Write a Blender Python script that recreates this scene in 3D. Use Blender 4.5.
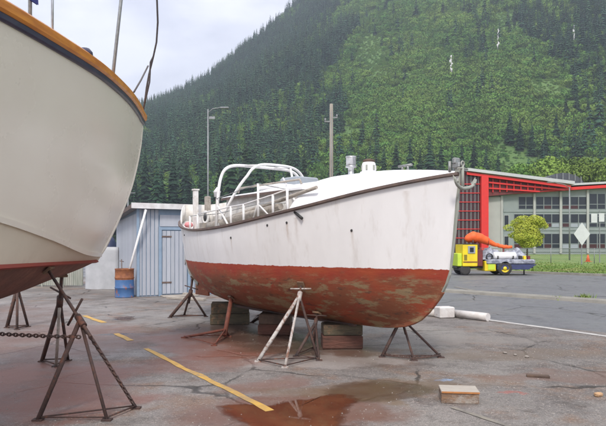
import bpy, bmesh, math, random
from mathutils import Vector, Matrix, noise
from mathutils.bvhtree import BVHTree
for o in list(bpy.data.objects): bpy.data.objects.remove(o)
S = bpy.context.scene
COL = S.collection
PI = math.pi; rad = math.radians
# ------------------------------------------------------------------ camera
H = 1.6; F = 590.0; CX = 303.0; HOR = 245.0       # eye height, focal length and horizon in photo pixels
cam = bpy.data.objects.new('camera', bpy.data.cameras.new('camera')); COL.objects.link(cam)
cam.data.sensor_width = 36.0; cam.data.lens = 36.0*F/606.0
cam.data.shift_y = (HOR-213.0)/606.0
cam.location = (0, 0, H); cam.rotation_euler = (PI/2, 0, 0)
cam.data.clip_start = 0.05; cam.data.clip_end = 12000
S.camera = cam
# ------------------------------------------------------------------ world: overcast over a Nishita sky
SUN_EL = rad(48); SUN_DIR = Vector((-0.12, -1.0, 0)).normalized()   # horizontal direction towards the sun
W = bpy.data.worlds.new('World'); S.world = W; W.use_nodes = True
nt = W.node_tree; N = nt.nodes; L = nt.links; N.clear()
wo = N.new('ShaderNodeOutputWorld'); bg = N.new('ShaderNodeBackground')
sky = N.new('ShaderNodeTexSky'); sky.sky_type = 'NISHITA'; sky.sun_disc = False
sky.sun_elevation = SUN_EL; sky.sun_rotation = math.atan2(SUN_DIR.x, SUN_DIR.y)
tc = N.new('ShaderNodeTexCoord'); mp = N.new('ShaderNodeMapping'); mp.inputs['Scale'].default_value = (1.6, 1.6, 4.0)
mp.inputs['Location'].default_value = (0.3, 0.1, 0.35)
nz = N.new('ShaderNodeTexNoise'); nz.inputs['Scale'].default_value = 1.9; nz.inputs['Detail'].default_value = 7; nz.inputs['Roughness'].default_value = 0.55
rp = N.new('ShaderNodeValToRGB')
rp.color_ramp.elements[0].position = 0.40; rp.color_ramp.elements[0].color = (5.5, 5.55, 6.4, 1)
rp.color_ramp.elements[1].position = 0.60; rp.color_ramp.elements[1].color = (8.4, 8.35, 8.8, 1)
mx = N.new('ShaderNodeMix'); mx.data_type = 'RGBA'; mx.inputs[0].default_value = 0.9
L.new(tc.outputs['Generated'], mp.inputs['Vector']); L.new(mp.outputs[0], nz.inputs['Vector']); L.new(nz.outputs['Fac'], rp.inputs['Fac'])
L.new(sky.outputs[0], mx.inputs[6]); L.new(rp.outputs[0], mx.inputs[7])
L.new(mx.outputs[2], bg.inputs['Color']); bg.inputs['Strength'].default_value = 0.08
L.new(bg.outputs[0], wo.inputs['Surface'])
sl = bpy.data.objects.new('sun', bpy.data.lights.new('sun', 'SUN')); COL.objects.link(sl)
sl.data.energy = 1.5; sl.data.angle = rad(12); sl.data.color = (1.0, 0.93, 0.84)
sd = Vector((SUN_DIR.x*math.cos(SUN_EL), SUN_DIR.y*math.cos(SUN_EL), math.sin(SUN_EL)))
sl.rotation_euler = sd.to_track_quat('Z', 'Y').to_euler()
S.view_settings.view_transform = 'Standard'; S.view_settings.look = 'None'
S.view_settings.gamma = 1.0; S.view_settings.use_curve_mapping = False
S.view_settings.exposure = 1.38
S.render.engine = 'CYCLES'
try: S.cycles.volume_bounces = 0
except Exception: pass

# ------------------------------------------------------------------ helpers
def P(px, py, Y): return Vector(((px-CX)/F*Y, Y, H-(py-HOR)/F*Y))
def G(px, py, z=0.0):
    Y = F*(H-z)/(py-HOR); return Vector(((px-CX)/F*Y, Y, z))
def tag(o, label=None, cat=None, group=None, kind=None):
    if label: o['label'] = label
    if cat: o['category'] = cat
    if group: o['group'] = group
    if kind: o['kind'] = kind
    return o
def empty(name, loc=(0,0,0), rz=0.0):
    o = bpy.data.objects.new(name, None); COL.objects.link(o); o.location = loc; o.rotation_euler = (0,0,rz)
    o.empty_display_size = 0.2
    return o
class MB:
    def __init__(s): s.v = []; s.f = []; s.m = []; s.sm = []
    def add(s, vs, fs, mi=0, smooth=False):
        b = len(s.v); s.v += [tuple(v) for v in vs]
        for f in fs: s.f.append(tuple(i+b for i in f)); s.m.append(mi); s.sm.append(smooth)
        return s
    def hexa(s, p, mi=0):   # 8 corners: bottom 4 ccw, top 4 ccw
        return s.add(p, [(3,2,1,0),(4,5,6,7),(0,1,5,4),(1,2,6,5),(2,3,7,6),(3,0,4,7)], mi)
    def box(s, c, d, rz=0.0, mi=0, M=None, taper=1.0, bev=0.0):
        hx, hy, hz = d[0]/2, d[1]/2, d[2]/2
        if bev > 0:
            rings = []
            for (z, i) in ((-hz, bev), (-hz+bev, 0), (hz-bev, 0), (hz, bev)):
                a, b_ = hx-i, hy-i
                k = bev*0.7
                rings.append([(-a+k,-b_,z),(a-k,-b_,z),(a,-b_+k,z),(a,b_-k,z),(a-k,b_,z),(-a+k,b_,z),(-a,b_-k,z),(-a,-b_+k,z)])
            vs = [Vector(p) for r in rings for p in r]; fs = [tuple(range(7,-1,-1)), tuple(range(24,32))]
            for j in range(3):
                for i in range(8): fs.append((j*8+i, j*8+(i+1)%8, (j+1)*8+(i+1)%8, (j+1)*8+i))
        else:
            vs = [Vector(p) for p in ((-hx,-hy,-hz),(hx,-hy,-hz),(hx,hy,-hz),(-hx,hy,-hz),(-hx*taper,-hy*taper,hz),(hx*taper,-hy*taper,hz),(hx*taper,hy*taper,hz),(-hx*taper,hy*taper,hz))]
            fs = [(3,2,1,0),(4,5,6,7),(0,1,5,4),(1,2,6,5),(2,3,7,6),(3,0,4,7)]
        R = M if M else Matrix.Rotation(rz, 3, 'Z')
        c = Vector(c); return s.add([R @ v + c for v in vs], fs, mi)
    def tube(s, pts, r, n=8, mi=0, cap=True, smooth=True, closed=False):
        pts = [Vector(p) for p in pts]; k = len(pts)
        rs = r if isinstance(r, (list, tuple)) else [r]*k
        up = None; rings = []
        for i, p in enumerate(pts):
            if closed: t = pts[(i+1) % k]-pts[i-1]
            else: t = pts[min(i+1,k-1)]-pts[max(i-1,0)]
            t.normalize()
            if up is None:
                up = Vector((0,0,1)) if abs(t.z) < 0.9 else Vector((1,0,0))
            a = t.cross(up)
            if a.length < 1e-6: a = t.orthogonal()
            a.normalize(); b = a.cross(t).normalized(); up = b
            rings.append([p+(a*math.cos(2*PI*j/n)+b*math.sin(2*PI*j/n))*rs[i] for j in range(n)])
        vs = [v for rr in rings for v in rr]; fs = []
        m = k if closed else k-1
        for i in range(m):
            i2 = (i+1) % k
            for j in range(n): fs.append((i*n+j, i*n+(j+1)%n, i2*n+(j+1)%n, i2*n+j))
        s.add(vs, fs, mi, smooth)
        if cap and not closed:
            s.add(rings[0], [tuple(range(n-1,-1,-1))], mi); s.add(rings[-1], [tuple(range(n))], mi)
        return s
    def lathe(s, c, prof, n=20, mi=0, M=None, smooth=True):
        c = Vector(c); R = M or Matrix.Identity(3); vs = []
        for (r, z) in prof:
            for j in range(n): vs.append(R @ Vector((r*math.cos(2*PI*j/n), r*math.sin(2*PI*j/n), z)) + c)
        fs = []
        for i in range(len(prof)-1):
            for j in range(n): fs.append((i*n+j, i*n+(j+1)%n, (i+1)*n+(j+1)%n, (i+1)*n+j))
        return s.add(vs, fs, mi, smooth)
    def grid(s, rows, mi=0, smooth=True, wrap=False):
        k = len(rows[0]); vs = [p for r in rows for p in r]; fs = []
        for i in range(len(rows)-1):
            for j in range(k-1 if not wrap else k):
                fs.append((i*k+j, i*k+(j+1)%k, (i+1)*k+(j+1)%k, (i+1)*k+j))
        return s.add(vs, fs, mi, smooth)
    def prism(s, poly, z0, z1, mi=0):
        n = len(poly); vs = [(x,y,z0) for x,y in poly]+[(x,y,z1) for x,y in poly]
        fs = [tuple(range(n-1,-1,-1)), tuple(range(n,2*n))]+[(i,(i+1)%n,n+(i+1)%n,n+i) for i in range(n)]
        return s.add(vs, fs, mi)
    def build(s, name, mat, parent=None, loc=None, fix=True):
        me = bpy.data.meshes.new(name); me.from_pydata(s.v, [], s.f)
        for m_ in (mat if isinstance(mat, (list, tuple)) else [mat]): me.materials.append(m_)
        me.polygons.foreach_set('material_index', s.m); me.polygons.foreach_set('use_smooth', s.sm)
        if fix:
            bm = bmesh.new(); bm.from_mesh(me); bmesh.ops.remove_doubles(bm, verts=bm.verts, dist=1e-5)
            bmesh.ops.recalc_face_normals(bm, faces=bm.faces); bm.to_mesh(me); bm.free()
        me.update()
        o = bpy.data.objects.new(name, me); COL.objects.link(o)
        if parent: o.parent = parent
        if loc: o.location = loc
        return o
def copy_tree(o, parent=None):
    c = o.copy(); COL.objects.link(c); c.parent = parent
    for ch in list(o.children): copy_tree(ch, c)
    return c
def interp(tab, x):      # monotone-ish smooth interpolation through (x, y) points
    if x <= tab[0][0]: return tab[0][1]
    for i in range(len(tab)-1):
        x0, y0 = tab[i]; x1, y1 = tab[i+1]
        if x <= x1:
            m0 = (y1-tab[i-1][1])/(x1-tab[i-1][0]) if i > 0 else (y1-y0)/(x1-x0)
            m1 = (tab[i+2][1]-y0)/(tab[i+2][0]-x0) if i+2 < len(tab) else (y1-y0)/(x1-x0)
            h = x1-x0; t = (x-x0)/h
            return (2*t**3-3*t*t+1)*y0+(t**3-2*t*t+t)*h*m0+(-2*t**3+3*t*t)*y1+(t**3-t*t)*h*m1
    return tab[-1][1]
# ------------------------------------------------------------------ materials
def newmat(name):
    m = bpy.data.materials.new(name); m.use_nodes = True
    nt = m.node_tree; return m, nt, nt.nodes, nt.links, nt.nodes['Principled BSDF']
def col(c): return (c[0], c[1], c[2], 1.0)
def mat(name, c1, c2=None, scale=4.0, rough=0.6, rough2=None, bump=0.0, bscale=None, metal=0.0, stretch=(1,1,1), c3=None, s3=1.0, t3=(0.55,0.7), lo=0.35, hi=0.65, spec=0.5, rnd=0.0, detail=6, st3=(1,1,1)):
    m, nt, N, L, b = newmat(name)
    b.inputs['Roughness'].default_value = rough; b.inputs['Metallic'].default_value = metal
    b.inputs['Specular IOR Level'].default_value = spec
    b.inputs['Base Color'].default_value = col(c1)
    tc = N.new('ShaderNodeTexCoord'); mp = N.new('ShaderNodeMapping'); mp.inputs['Scale'].default_value = stretch
    L.new(tc.outputs['Object'], mp.inputs['Vector'])
    nz = N.new('ShaderNodeTexNoise'); nz.inputs['Scale'].default_value = scale; nz.inputs['Detail'].default_value = detail; nz.inputs['Roughness'].default_value = 0.6
    L.new(mp.outputs[0], nz.inputs['Vector'])
    out = None
    if c2:
        r = N.new('ShaderNodeValToRGB'); r.color_ramp.elements[0].position = lo; r.color_ramp.elements[0].color = col(c1)
        r.color_ramp.elements[1].position = hi; r.color_ramp.elements[1].color = col(c2)
        L.new(nz.outputs['Fac'], r.inputs['Fac']); out = r.outputs[0]
    if c3:
        mp3 = N.new('ShaderNodeMapping'); mp3.inputs['Scale'].default_value = st3; mp3.inputs['Location'].default_value = (3.1,1.7,0.4); L.new(tc.outputs['Object'], mp3.inputs['Vector'])
        n3 = N.new('ShaderNodeTexNoise'); n3.inputs['Scale'].default_value = s3; n3.inputs['Detail'].default_value = 9; n3.inputs['Roughness'].default_value = 0.72; L.new(mp3.outputs[0], n3.inputs['Vector'])
        mr = N.new('ShaderNodeMapRange'); mr.inputs[1].default_value = t3[0]; mr.inputs[2].default_value = t3[1]; L.new(n3.outputs['Fac'], mr.inputs[0])
        mx = N.new('ShaderNodeMix'); mx.data_type = 'RGBA'; L.new(mr.outputs[0], mx.inputs[0])
        if out: L.new(out, mx.inputs[6])
        else: mx.inputs[6].default_value = col(c1)
        mx.inputs[7].default_value = col(c3); out = mx.outputs[2]
    if rnd:
        oi = N.new('ShaderNodeObjectInfo'); hs = N.new('ShaderNodeHueSaturation')
        m1 = N.new('ShaderNodeMapRange'); m1.inputs[3].default_value = 1-rnd; m1.inputs[4].default_value = 1+rnd; L.new(oi.outputs['Random'], m1.inputs[0]); L.new(m1.outputs[0], hs.inputs['Value'])
        m2 = N.new('ShaderNodeMath'); m2.operation = 'MULTIPLY'; m2.inputs[1].default_value = 7.31; L.new(oi.outputs['Random'], m2.inputs[0])
        m4 = N.new('ShaderNodeMath'); m4.operation = 'FRACT'; L.new(m2.outputs[0], m4.inputs[0])
        m3 = N.new('ShaderNodeMapRange'); m3.inputs[3].default_value = 0.5-0.07*rnd; m3.inputs[4].default_value = 0.5+0.07*rnd; L.new(m4.outputs[0], m3.inputs[0]); L.new(m3.outputs[0], hs.inputs['Hue'])
        if out: L.new(out, hs.inputs['Color'])
        else: hs.inputs['Color'].default_value = col(c1)
        out = hs.outputs[0]
    if out: L.new(out, b.inputs['Base Color'])
    if rough2 is not None:
        mr = N.new('ShaderNodeMapRange'); mr.inputs[1].default_value = 0.35; mr.inputs[2].default_value = 0.65; mr.inputs[3].default_value = rough; mr.inputs[4].default_value = rough2
        L.new(nz.outputs['Fac'], mr.inputs[0]); L.new(mr.outputs[0], b.inputs['Roughness'])
    if bump:
        bn = N.new('ShaderNodeTexNoise'); bn.inputs['Scale'].default_value = bscale or scale*3; bn.inputs['Detail'].default_value = 5; L.new(mp.outputs[0], bn.inputs['Vector'])
        bp = N.new('ShaderNodeBump'); bp.inputs['Strength'].default_value = bump; bp.inputs['Distance'].default_value = 0.02
        L.new(bn.outputs['Fac'], bp.inputs['Height']); L.new(bp.outputs[0], b.inputs['Normal'])
    return m
M = {}
M['white_hull'] = mat('white_hull', (0.80,0.79,0.79), (0.71,0.70,0.70), 1.2, 0.42, 0.6, 0.10, 9, c3=(0.56,0.52,0.49), s3=3.0, t3=(0.53,0.85), stretch=(1,1,0.5), st3=(2.0,2.0,0.45))
M['white_deck'] = mat('white_deck', (0.82,0.82,0.83), (0.74,0.74,0.76), 3, 0.4, 0.55, 0.05, c3=(0.5,0.46,0.4), s3=5, t3=(0.68,0.8))
M['white_grubby'] = mat('white_grubby', (0.72,0.71,0.69), (0.55,0.52,0.48), 5, 0.55, 0.7, 0.1, c3=(0.28,0.2,0.14), s3=7, t3=(0.6,0.72))
M['white_pipe'] = mat('white_pipe', (0.82,0.82,0.82), (0.7,0.68,0.66), 9, 0.35)
M['red_bottom'] = mat('red_bottom', (0.25,0.034,0.02), (0.32,0.075,0.026), 2.0, 0.6, 0.8, 0.7, 14, c3=(0.24,0.15,0.075), s3=5.0, t3=(0.49,0.60), stretch=(0.8,0.8,2.0), st3=(0.8,0.8,2.4))
def streaks(m, items):
    '''rust weeps: (x, z top, length, width, strength, side) in the hull's own space'''
    nt = m.node_tree; N = nt.nodes; L = nt.links; b = N['Principled BSDF']; src = b.inputs['Base Color'].links[0].from_socket
    tc = N.new('ShaderNodeTexCoord'); sp = N.new('ShaderNodeSeparateXYZ'); nz = N.new('ShaderNodeTexNoise'); nz.inputs['Scale'].default_value = 14; L.new(tc.outputs['Object'], nz.inputs[0]); L.new(tc.outputs['Object'], sp.inputs[0])
    def mth(op, a, c, clamp=False):
        x = N.new('ShaderNodeMath'); x.operation = op; x.use_clamp = clamp
        for i, q in ((0,a),(1,c)):
            if isinstance(q, (int,float)): x.inputs[i].default_value = q
            else: L.new(q, x.inputs[i])
        return x.outputs[0]
    for (x0, zt, ln, w, s, c) in items:
        dx = mth('ABSOLUTE', mth('ADD', mth('SUBTRACT', sp.outputs[0], x0), mth('MULTIPLY', mth('SUBTRACT', nz.outputs[0], 0.5), w*1.2)), 0)
        fx = mth('SUBTRACT', 1.0, mth('DIVIDE', dx, w), True); dz = mth('DIVIDE', mth('SUBTRACT', zt, sp.outputs[2]), ln); on = mth('GREATER_THAN', dz, 0.0)
        f = mth('MULTIPLY', mth('MULTIPLY', fx, on), mth('MULTIPLY', mth('SUBTRACT', 1.0, dz, True), s))
        mx = N.new('ShaderNodeMix'); mx.data_type = 'RGBA'; L.new(f, mx.inputs[0]); L.new(src, mx.inputs[6]); mx.inputs[7].default_value = col(c); src = mx.outputs[2]
    L.new(src, b.inputs['Base Color'])
streaks(M['white_hull'], [(-2.45,1.9,0.4,0.025,1.0,(0.2,0.11,0.07)),(-2.3,1.8,0.3,0.02,0.7,(0.35,0.22,0.14)),(1.55,1.93,0.35,0.03,0.6,(0.36,0.24,0.16)),(0.2,1.72,0.3,0.03,0.5,(0.36,0.26,0.18)),(1.72,2.0,0.45,0.05,0.45,(0.36,0.28,0.22)),(3.35,2.3,0.6,0.05,0.35,(0.42,0.34,0.27)),(-1.2,1.85,0.5,0.05,0.35,(0.4,0.33,0.27)),(0.9,1.95,0.5,0.04,0.3,(0.42,0.34,0.27)),(2.6,1.8,0.35,0.03,0.45,(0.38,0.28,0.2))])
def painted_edge(m, z0, c):
    '''ragged edge of the red bottom paint lapping over the white'''
    nt = m.node_tree; N = nt.nodes; L = nt.links; b = N['Principled BSDF']; src = b.inputs['Base Color'].links[0].from_socket
    tc = N.new('ShaderNodeTexCoord'); sp = N.new('ShaderNodeSeparateXYZ'); nz = N.new('ShaderNodeTexNoise'); nz.inputs['Scale'].default_value = 9; nz.inputs['Detail'].default_value = 8; nz.inputs['Roughness'].default_value = 0.7
    L.new(tc.outputs['Object'], nz.inputs[0]); L.new(tc.outputs['Object'], sp.inputs[0])
    a = N.new('ShaderNodeMath'); a.operation = 'MULTIPLY_ADD'; L.new(nz.outputs[0], a.inputs[0]); a.inputs[1].default_value = 0.07; a.inputs[2].default_value = z0-0.035
    s = N.new('ShaderNodeMath'); s.operation = 'SUBTRACT'; L.new(a.outputs[0], s.inputs[0]); L.new(sp.outputs[2], s.inputs[1])
    r = N.new('ShaderNodeMapRange'); r.inputs[1].default_value = -0.003; r.inputs[2].default_value = 0.003; L.new(s.outputs[0], r.inputs[0])
    mx = N.new('ShaderNodeMix'); mx.data_type = 'RGBA'; L.new(r.outputs[0], mx.inputs[0]); L.new(src, mx.inputs[6]); mx.inputs[7].default_value = col(c); L.new(mx.outputs[2], b.inputs['Base Color'])
painted_edge(M['white_hull'], 1.285, (0.30,0.04,0.022))
def worn_bottom(name):
    '''red bottom paint: sound along the waterline, scraped and fouled below'''
    m, nt, N, L, b = newmat(name); tc = N.new('ShaderNodeTexCoord'); V = tc.outputs['Object']; sp = N.new('ShaderNodeSeparateXYZ'); L.new(V, sp.inputs[0])
    def nse(s, d, r, sc, loc=(0,0,0)):
        q = N.new('ShaderNodeMapping'); q.inputs['Scale'].default_value = sc; q.inputs['Location'].default_value = loc; L.new(V, q.inputs[0])
        n = N.new('ShaderNodeTexNoise'); n.inputs['Scale'].default_value = s; n.inputs['Detail'].default_value = d; n.inputs['Roughness'].default_value = r; L.new(q.outputs[0], n.inputs[0]); return n.outputs[0]
    def rng(s, a, c, lo=0.0, hi=1.0):
        r = N.new('ShaderNodeMapRange'); r.interpolation_type = 'SMOOTHSTEP'; r.inputs[1].default_value = a; r.inputs[2].default_value = c; r.inputs[3].default_value = lo; r.inputs[4].default_value = hi; L.new(s, r.inputs[0]); return r.outputs[0]
    def mul(a, c):
        x = N.new('ShaderNodeMath'); x.operation = 'MULTIPLY'
        for i, q in ((0,a),(1,c)):
            if isinstance(q, (int,float)): x.inputs[i].default_value = q
            else: L.new(q, x.inputs[i])
        return x.outputs[0]
    def mixc(f, a, c):
        x = N.new('ShaderNodeMix'); x.data_type = 'RGBA'; L.new(f, x.inputs[0])
        for i, q in ((6,a),(7,c)):
            if isinstance(q, tuple): x.inputs[i].default_value = col(q)
            else: L.new(q, x.inputs[i])
        return x.outputs[2]
    wob = N.new('ShaderNodeMath'); wob.operation = 'MULTIPLY_ADD'; L.new(nse(2.2,6,0.65,(1,1,0.6)), wob.inputs[0]); wob.inputs[1].default_value = 0.4; L.new(sp.outputs[2], wob.inputs[2])
    below = rng(wob.outputs[0], 1.44, 1.24, 0, 1)
    c = mixc(rng(nse(2.0,6,0.6,(1,1,2)),0.35,0.65), (0.30,0.038,0.021), (0.35,0.066,0.025))
    c = mixc(mul(below, rng(nse(1.3,5,0.6,(1,1,1.5),(3,1,0)),0.34,0.58,0.15,0.85)), c, (0.20,0.075,0.036))
    c = mixc(mul(below, rng(nse(3.6,9,0.74,(0.7,0.7,2.2),(5,2,1)),0.50,0.60)), c, (0.27,0.19,0.105))
    c = mixc(mul(below, mul(rng(nse(7,9,0.75,(0.6,0.6,2.6),(1,7,1)),0.56,0.64), 0.8)), c, (0.07,0.04,0.028))
    c = mixc(mul(rng(nse(11,8,0.7,(0.5,0.5,1.5),(8,0,1)),0.62,0.68), 0.7), c, (0.36,0.16,0.10))
    L.new(c, b.inputs['Base Color']); b.inputs['Roughness'].default_value = 0.72
    bp = N.new('ShaderNodeBump'); bp.inputs['Strength'].default_value = 0.6; bp.inputs['Distance'].default_value = 0.012; L.new(nse(9,8,0.7,(0.7,0.7,2)), bp.inputs['Height']); L.new(bp.outputs[0], b.inputs['Normal'])
    return m
M['red_bottom'] = worn_bottom('red_bottom')
M['red_line'] = mat('red_line', (0.24,0.03,0.02), (0.26,0.04,0.022), 3, 0.5, 0.65)
M['rub_dark'] = mat('rub_dark', (0.09,0.065,0.06), (0.16,0.11,0.09), 9, 0.6, 0.7, 0.2)
M['stem_grey'] = mat('stem_grey', (0.26,0.28,0.24), (0.36,0.36,0.32), 6, 0.6, 0.75, 0.3, stretch=(1,1,0.3), c3=(0.2,0.12,0.07), s3=5, t3=(0.6,0.7))
M['galv'] = mat('galv', (0.38,0.40,0.40), (0.28,0.28,0.27), 20, 0.45, 0.6, 0.1, metal=0.7)
M['steel'] = mat('steel', (0.62,0.63,0.64), (0.5,0.5,0.5), 14, 0.3, 0.4, metal=0.9)
M['grey_wood'] = mat('grey_wood', (0.42,0.38,0.33), (0.29,0.255,0.22), 8, 0.75, 0.85, 0.4, stretch=(0.4,2,2), c3=(0.12,0.1,0.085), s3=6, t3=(0.58,0.7))
M['dark_wood'] = mat('dark_wood', (0.12,0.075,0.05), (0.075,0.05,0.04), 10, 0.7, 0.8, 0.3)
M['block_green'] = mat('block_green', (0.11,0.09,0.055), (0.065,0.055,0.04), 6, 0.8, 0.9, 0.6, 22, stretch=(0.5,0.5,2), c3=(0.2,0.12,0.07), s3=5, t3=(0.55,0.65))
M['block_red'] = mat('block_red', (0.13,0.052,0.036), (0.08,0.04,0.03), 6, 0.8, 0.9, 0.6, 22, stretch=(0.5,0.5,2), c3=(0.3,0.19,0.1), s3=6, t3=(0.62,0.7))
M['rust'] = mat('rust', (0.075,0.038,0.03), (0.045,0.03,0.027), 16, 0.75, 0.85, 0.4, c3=(0.18,0.065,0.035), s3=9, t3=(0.55,0.68))
M['rust_dark'] = mat('rust_dark', (0.055,0.042,0.04), (0.11,0.055,0.04), 14, 0.7, 0.8, 0.4, c3=(0.2,0.07,0.04), s3=9, t3=(0.6,0.7))
M['rust_red'] = mat('rust_red', (0.18,0.05,0.028), (0.11,0.038,0.026), 12, 0.7, 0.8, 0.3)
M['white_jack'] = mat('white_jack', (0.55,0.53,0.51), (0.36,0.32,0.29), 12, 0.6, 0.75, 0.2, c3=(0.2,0.09,0.055), s3=11, t3=(0.50,0.62))
M['ply'] = mat('ply', (0.2,0.12,0.07), (0.13,0.08,0.05), 10, 0.75, None, 0.2)
M['cream_hull'] = mat('cream_hull', (0.74,0.69,0.585), (0.70,0.64,0.54), 0.8, 0.22, 0.32)
M['cream_low'] = mat('cream_low', (0.70,0.63,0.50), (0.63,0.56,0.44), 1.3, 0.35, 0.45, 0.03, c3=(0.52,0.42,0.33), s3=2.5, t3=(0.55,0.85))
M['brown_bottom'] = mat('brown_bottom', (0.20,0.085,0.062), (0.15,0.075,0.058), 3, 0.6, 0.75, 0.4, 16, c3=(0.27,0.13,0.09), s3=4, t3=(0.55,0.7))
M['teak'] = mat('teak', (0.68,0.27,0.045), (0.50,0.17,0.03), 3, 0.28, 0.4, 0.1, stretch=(0.6,6,6))
M['navy'] = mat('navy', (0.035,0.035,0.075), (0.055,0.05,0.09), 6, 0.35)
M['canvas_blue'] = mat('canvas_blue', (0.06,0.07,0.30), (0.045,0.05,0.2), 8, 0.8, None, 0.3)
M['rope'] = mat('rope', (0.15,0.14,0.14), (0.09,0.08,0.08), 60, 0.85, None, 0.3)
M['shed_blue'] = mat('shed_blue', (0.345,0.37,0.42), (0.40,0.42,0.465), 2.2, 0.6, 0.7, 0.15, stretch=(2,2,0.5), c3=(0.24,0.28,0.34), s3=3.0, t3=(0.6,0.75), st3=(3,3,0.4), rnd=0.10)
M['shed_trim'] = mat('shed_trim', (0.25,0.335,0.44), (0.21,0.29,0.385), 5, 0.55)
M['roof_grey'] = mat('roof_grey', (0.30,0.29,0.30), (0.2,0.19,0.2), 6, 0.7, None, 0.3)
M['fascia'] = mat('fascia', (0.70,0.70,0.70), (0.55,0.53,0.52), 5, 0.6)
M['drum_blue'] = mat('drum_blue', (0.035,0.10,0.25), (0.06,0.14,0.30), 4, 0.45, 0.6, 0.15, c3=(0.30,0.11,0.05), s3=5, t3=(0.56,0.64))
M['drum_rust'] = mat('drum_rust', (0.30,0.11,0.04), (0.17,0.06,0.032), 7, 0.7, 0.8, 0.3)
M['fence_grey'] = mat('fence_grey', (0.47,0.48,0.50), (0.38,0.39,0.41), 2, 0.55, 0.65, 0.1, c3=(0.33,0.31,0.3), s3=2.5, t3=(0.58,0.75), st3=(2,2,0.5))
M['tarp_dark'] = mat('tarp_dark', (0.03,0.045,0.10), (0.05,0.06,0.11), 5, 0.5, None, 0.4)
M['red_paint'] = mat('red_paint', (0.68,0.025,0.022), (0.6,0.03,0.025), 2, 0.45)
M['teal_wall'] = mat('teal_wall', (0.25,0.285,0.28), (0.22,0.255,0.25), 0.6, 0.7, None, 0.05)
M['pale_wall'] = mat('pale_wall', (0.40,0.41,0.385), (0.36,0.37,0.35), 0.6, 0.7)
M['grey_metal_roof'] = mat('grey_metal_roof', (0.50,0.51,0.52), (0.43,0.44,0.45), 0.3, 0.5)
M['dark_roof'] = mat('dark_roof', (0.05,0.055,0.065), (0.08,0.085,0.1), 1, 0.35)
M['pole_grey'] = mat('pole_grey', (0.27,0.28,0.29), (0.21,0.22,0.22), 4, 0.5, metal=0.3)
M['pole_wood'] = mat('pole_wood', (0.30,0.27,0.23), (0.22,0.2,0.17), 6, 0.85, None, 0.2, stretch=(2,2,0.2))
M['yellow'] = mat('yellow', (0.80,0.62,0.015), (0.7,0.52,0.02), 3, 0.45)
M['lime'] = mat('lime', (0.55,0.72,0.05), (0.45,0.6,0.05), 3, 0.5)
M['orange'] = mat('orange', (0.80,0.13,0.02), (0.68,0.10,0.02), 3, 0.6, None, 0.2)
M['black'] = mat('black', (0.025,0.025,0.027), (0.04,0.04,0.04), 8, 0.6)
M['tyre'] = mat('tyre', (0.03,0.03,0.03), (0.05,0.048,0.045), 12, 0.8)
M['bed_blue'] = mat('bed_blue', (0.04,0.05,0.14), (0.03,0.04,0.09), 3, 0.5)
M['tarp_grey'] = mat('tarp_grey', (0.36,0.38,0.43), (0.16,0.17,0.21), 5, 0.6, None, 0.6, lo=0.42, hi=0.58)
M['maroon'] = mat('maroon', (0.18,0.03,0.03), (0.12,0.03,0.03), 4, 0.6)
M['pink'] = mat('pink', (0.66,0.24,0.25), (0.55,0.2,0.21), 6, 0.5)
M['sign_back'] = mat('sign_back', (0.62,0.64,0.63), (0.55,0.57,0.56), 2, 0.45, metal=0.2)
M['stone'] = mat('stone', (0.31,0.275,0.245), (0.22,0.2,0.18), 9, 0.8, None, 0.4)
M['box_top'] = mat('box_top', (0.46,0.42,0.36), (0.36,0.32,0.28), 7, 0.7, 0.85, 0.4, stretch=(1,6,6))
M['box_side'] = mat('box_side', (0.24,0.145,0.085), (0.15,0.10,0.075), 8, 0.75, 0.85, 0.5, stretch=(1,5,5), c3=(0.33,0.29,0.25), s3=4, t3=(0.5,0.62))
M['box_edge'] = mat('box_edge', (0.46,0.19,0.055), (0.36,0.15,0.05), 9, 0.7, None, 0.2)
M['bumper'] = mat('bumper', (0.66,0.64,0.62), (0.52,0.48,0.45), 5, 0.65, None, 0.3, c3=(0.3,0.2,0.15), s3=6, t3=(0.6,0.7))
M['bark'] = mat('bark', (0.09,0.065,0.05), (0.06,0.045,0.035), 10, 0.9, None, 0.4)
def leafmat(name, c1, c2, rnd, scale=0.012):
    m = mat(name, c1, c2, scale, 0.75, rnd=rnd, spec=0.15, detail=4)
    nt = m.node_tree; g = nt.nodes.new('ShaderNodeNewGeometry'); mp = [n for n in nt.nodes if n.bl_idname == 'ShaderNodeMapping'][0]
    nt.links.new(g.outputs['Position'], mp.inputs['Vector']); return m
M['conifer'] = leafmat('conifer', (0.024,0.068,0.04), (0.045,0.10,0.042), 0.4)
M['conifer_near'] = leafmat('conifer_near', (0.016,0.042,0.02), (0.03,0.065,0.026), 0.35)
M['brush'] = leafmat('brush', (0.09,0.185,0.036), (0.16,0.26,0.05), 0.28)
M['broadleaf'] = leafmat('broadleaf', (0.10,0.19,0.035), (0.15,0.24,0.045), 0.35)
M['street_leaf'] = mat('street_leaf', (0.33,0.40,0.05), (0.46,0.48,0.075), 1.2, 0.7, spec=0.2)
M['grass'] = mat('grass', (0.10,0.19,0.035), (0.17,0.24,0.05), 0.6, 0.85, None, 0.0, c3=(0.25,0.25,0.09), s3=0.35, t3=(0.5,0.68))
M['hill'] = mat('hill', (0.075,0.15,0.032), (0.10,0.175,0.038), 0.01, 0.9, c3=(0.1,0.11,0.05), s3=0.02, t3=(0.6,0.75))
M['scrub'] = mat('scrub', (0.06,0.09,0.03), (0.09,0.1,0.05), 0.05, 0.9)
def glass_mat(name, c, rough=0.08):
    m, nt, N, L, b = newmat(name); b.inputs['Base Color'].default_value = col(c); b.inputs['Roughness'].default_value = rough
    b.inputs['Specular IOR Level'].default_value = 0.4; return m
M['glass'] = glass_mat('glass', (0.02,0.026,0.035),0.12); M['glass_red'] = glass_mat('glass_red', (0.055,0.02,0.022),0.15)
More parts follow.
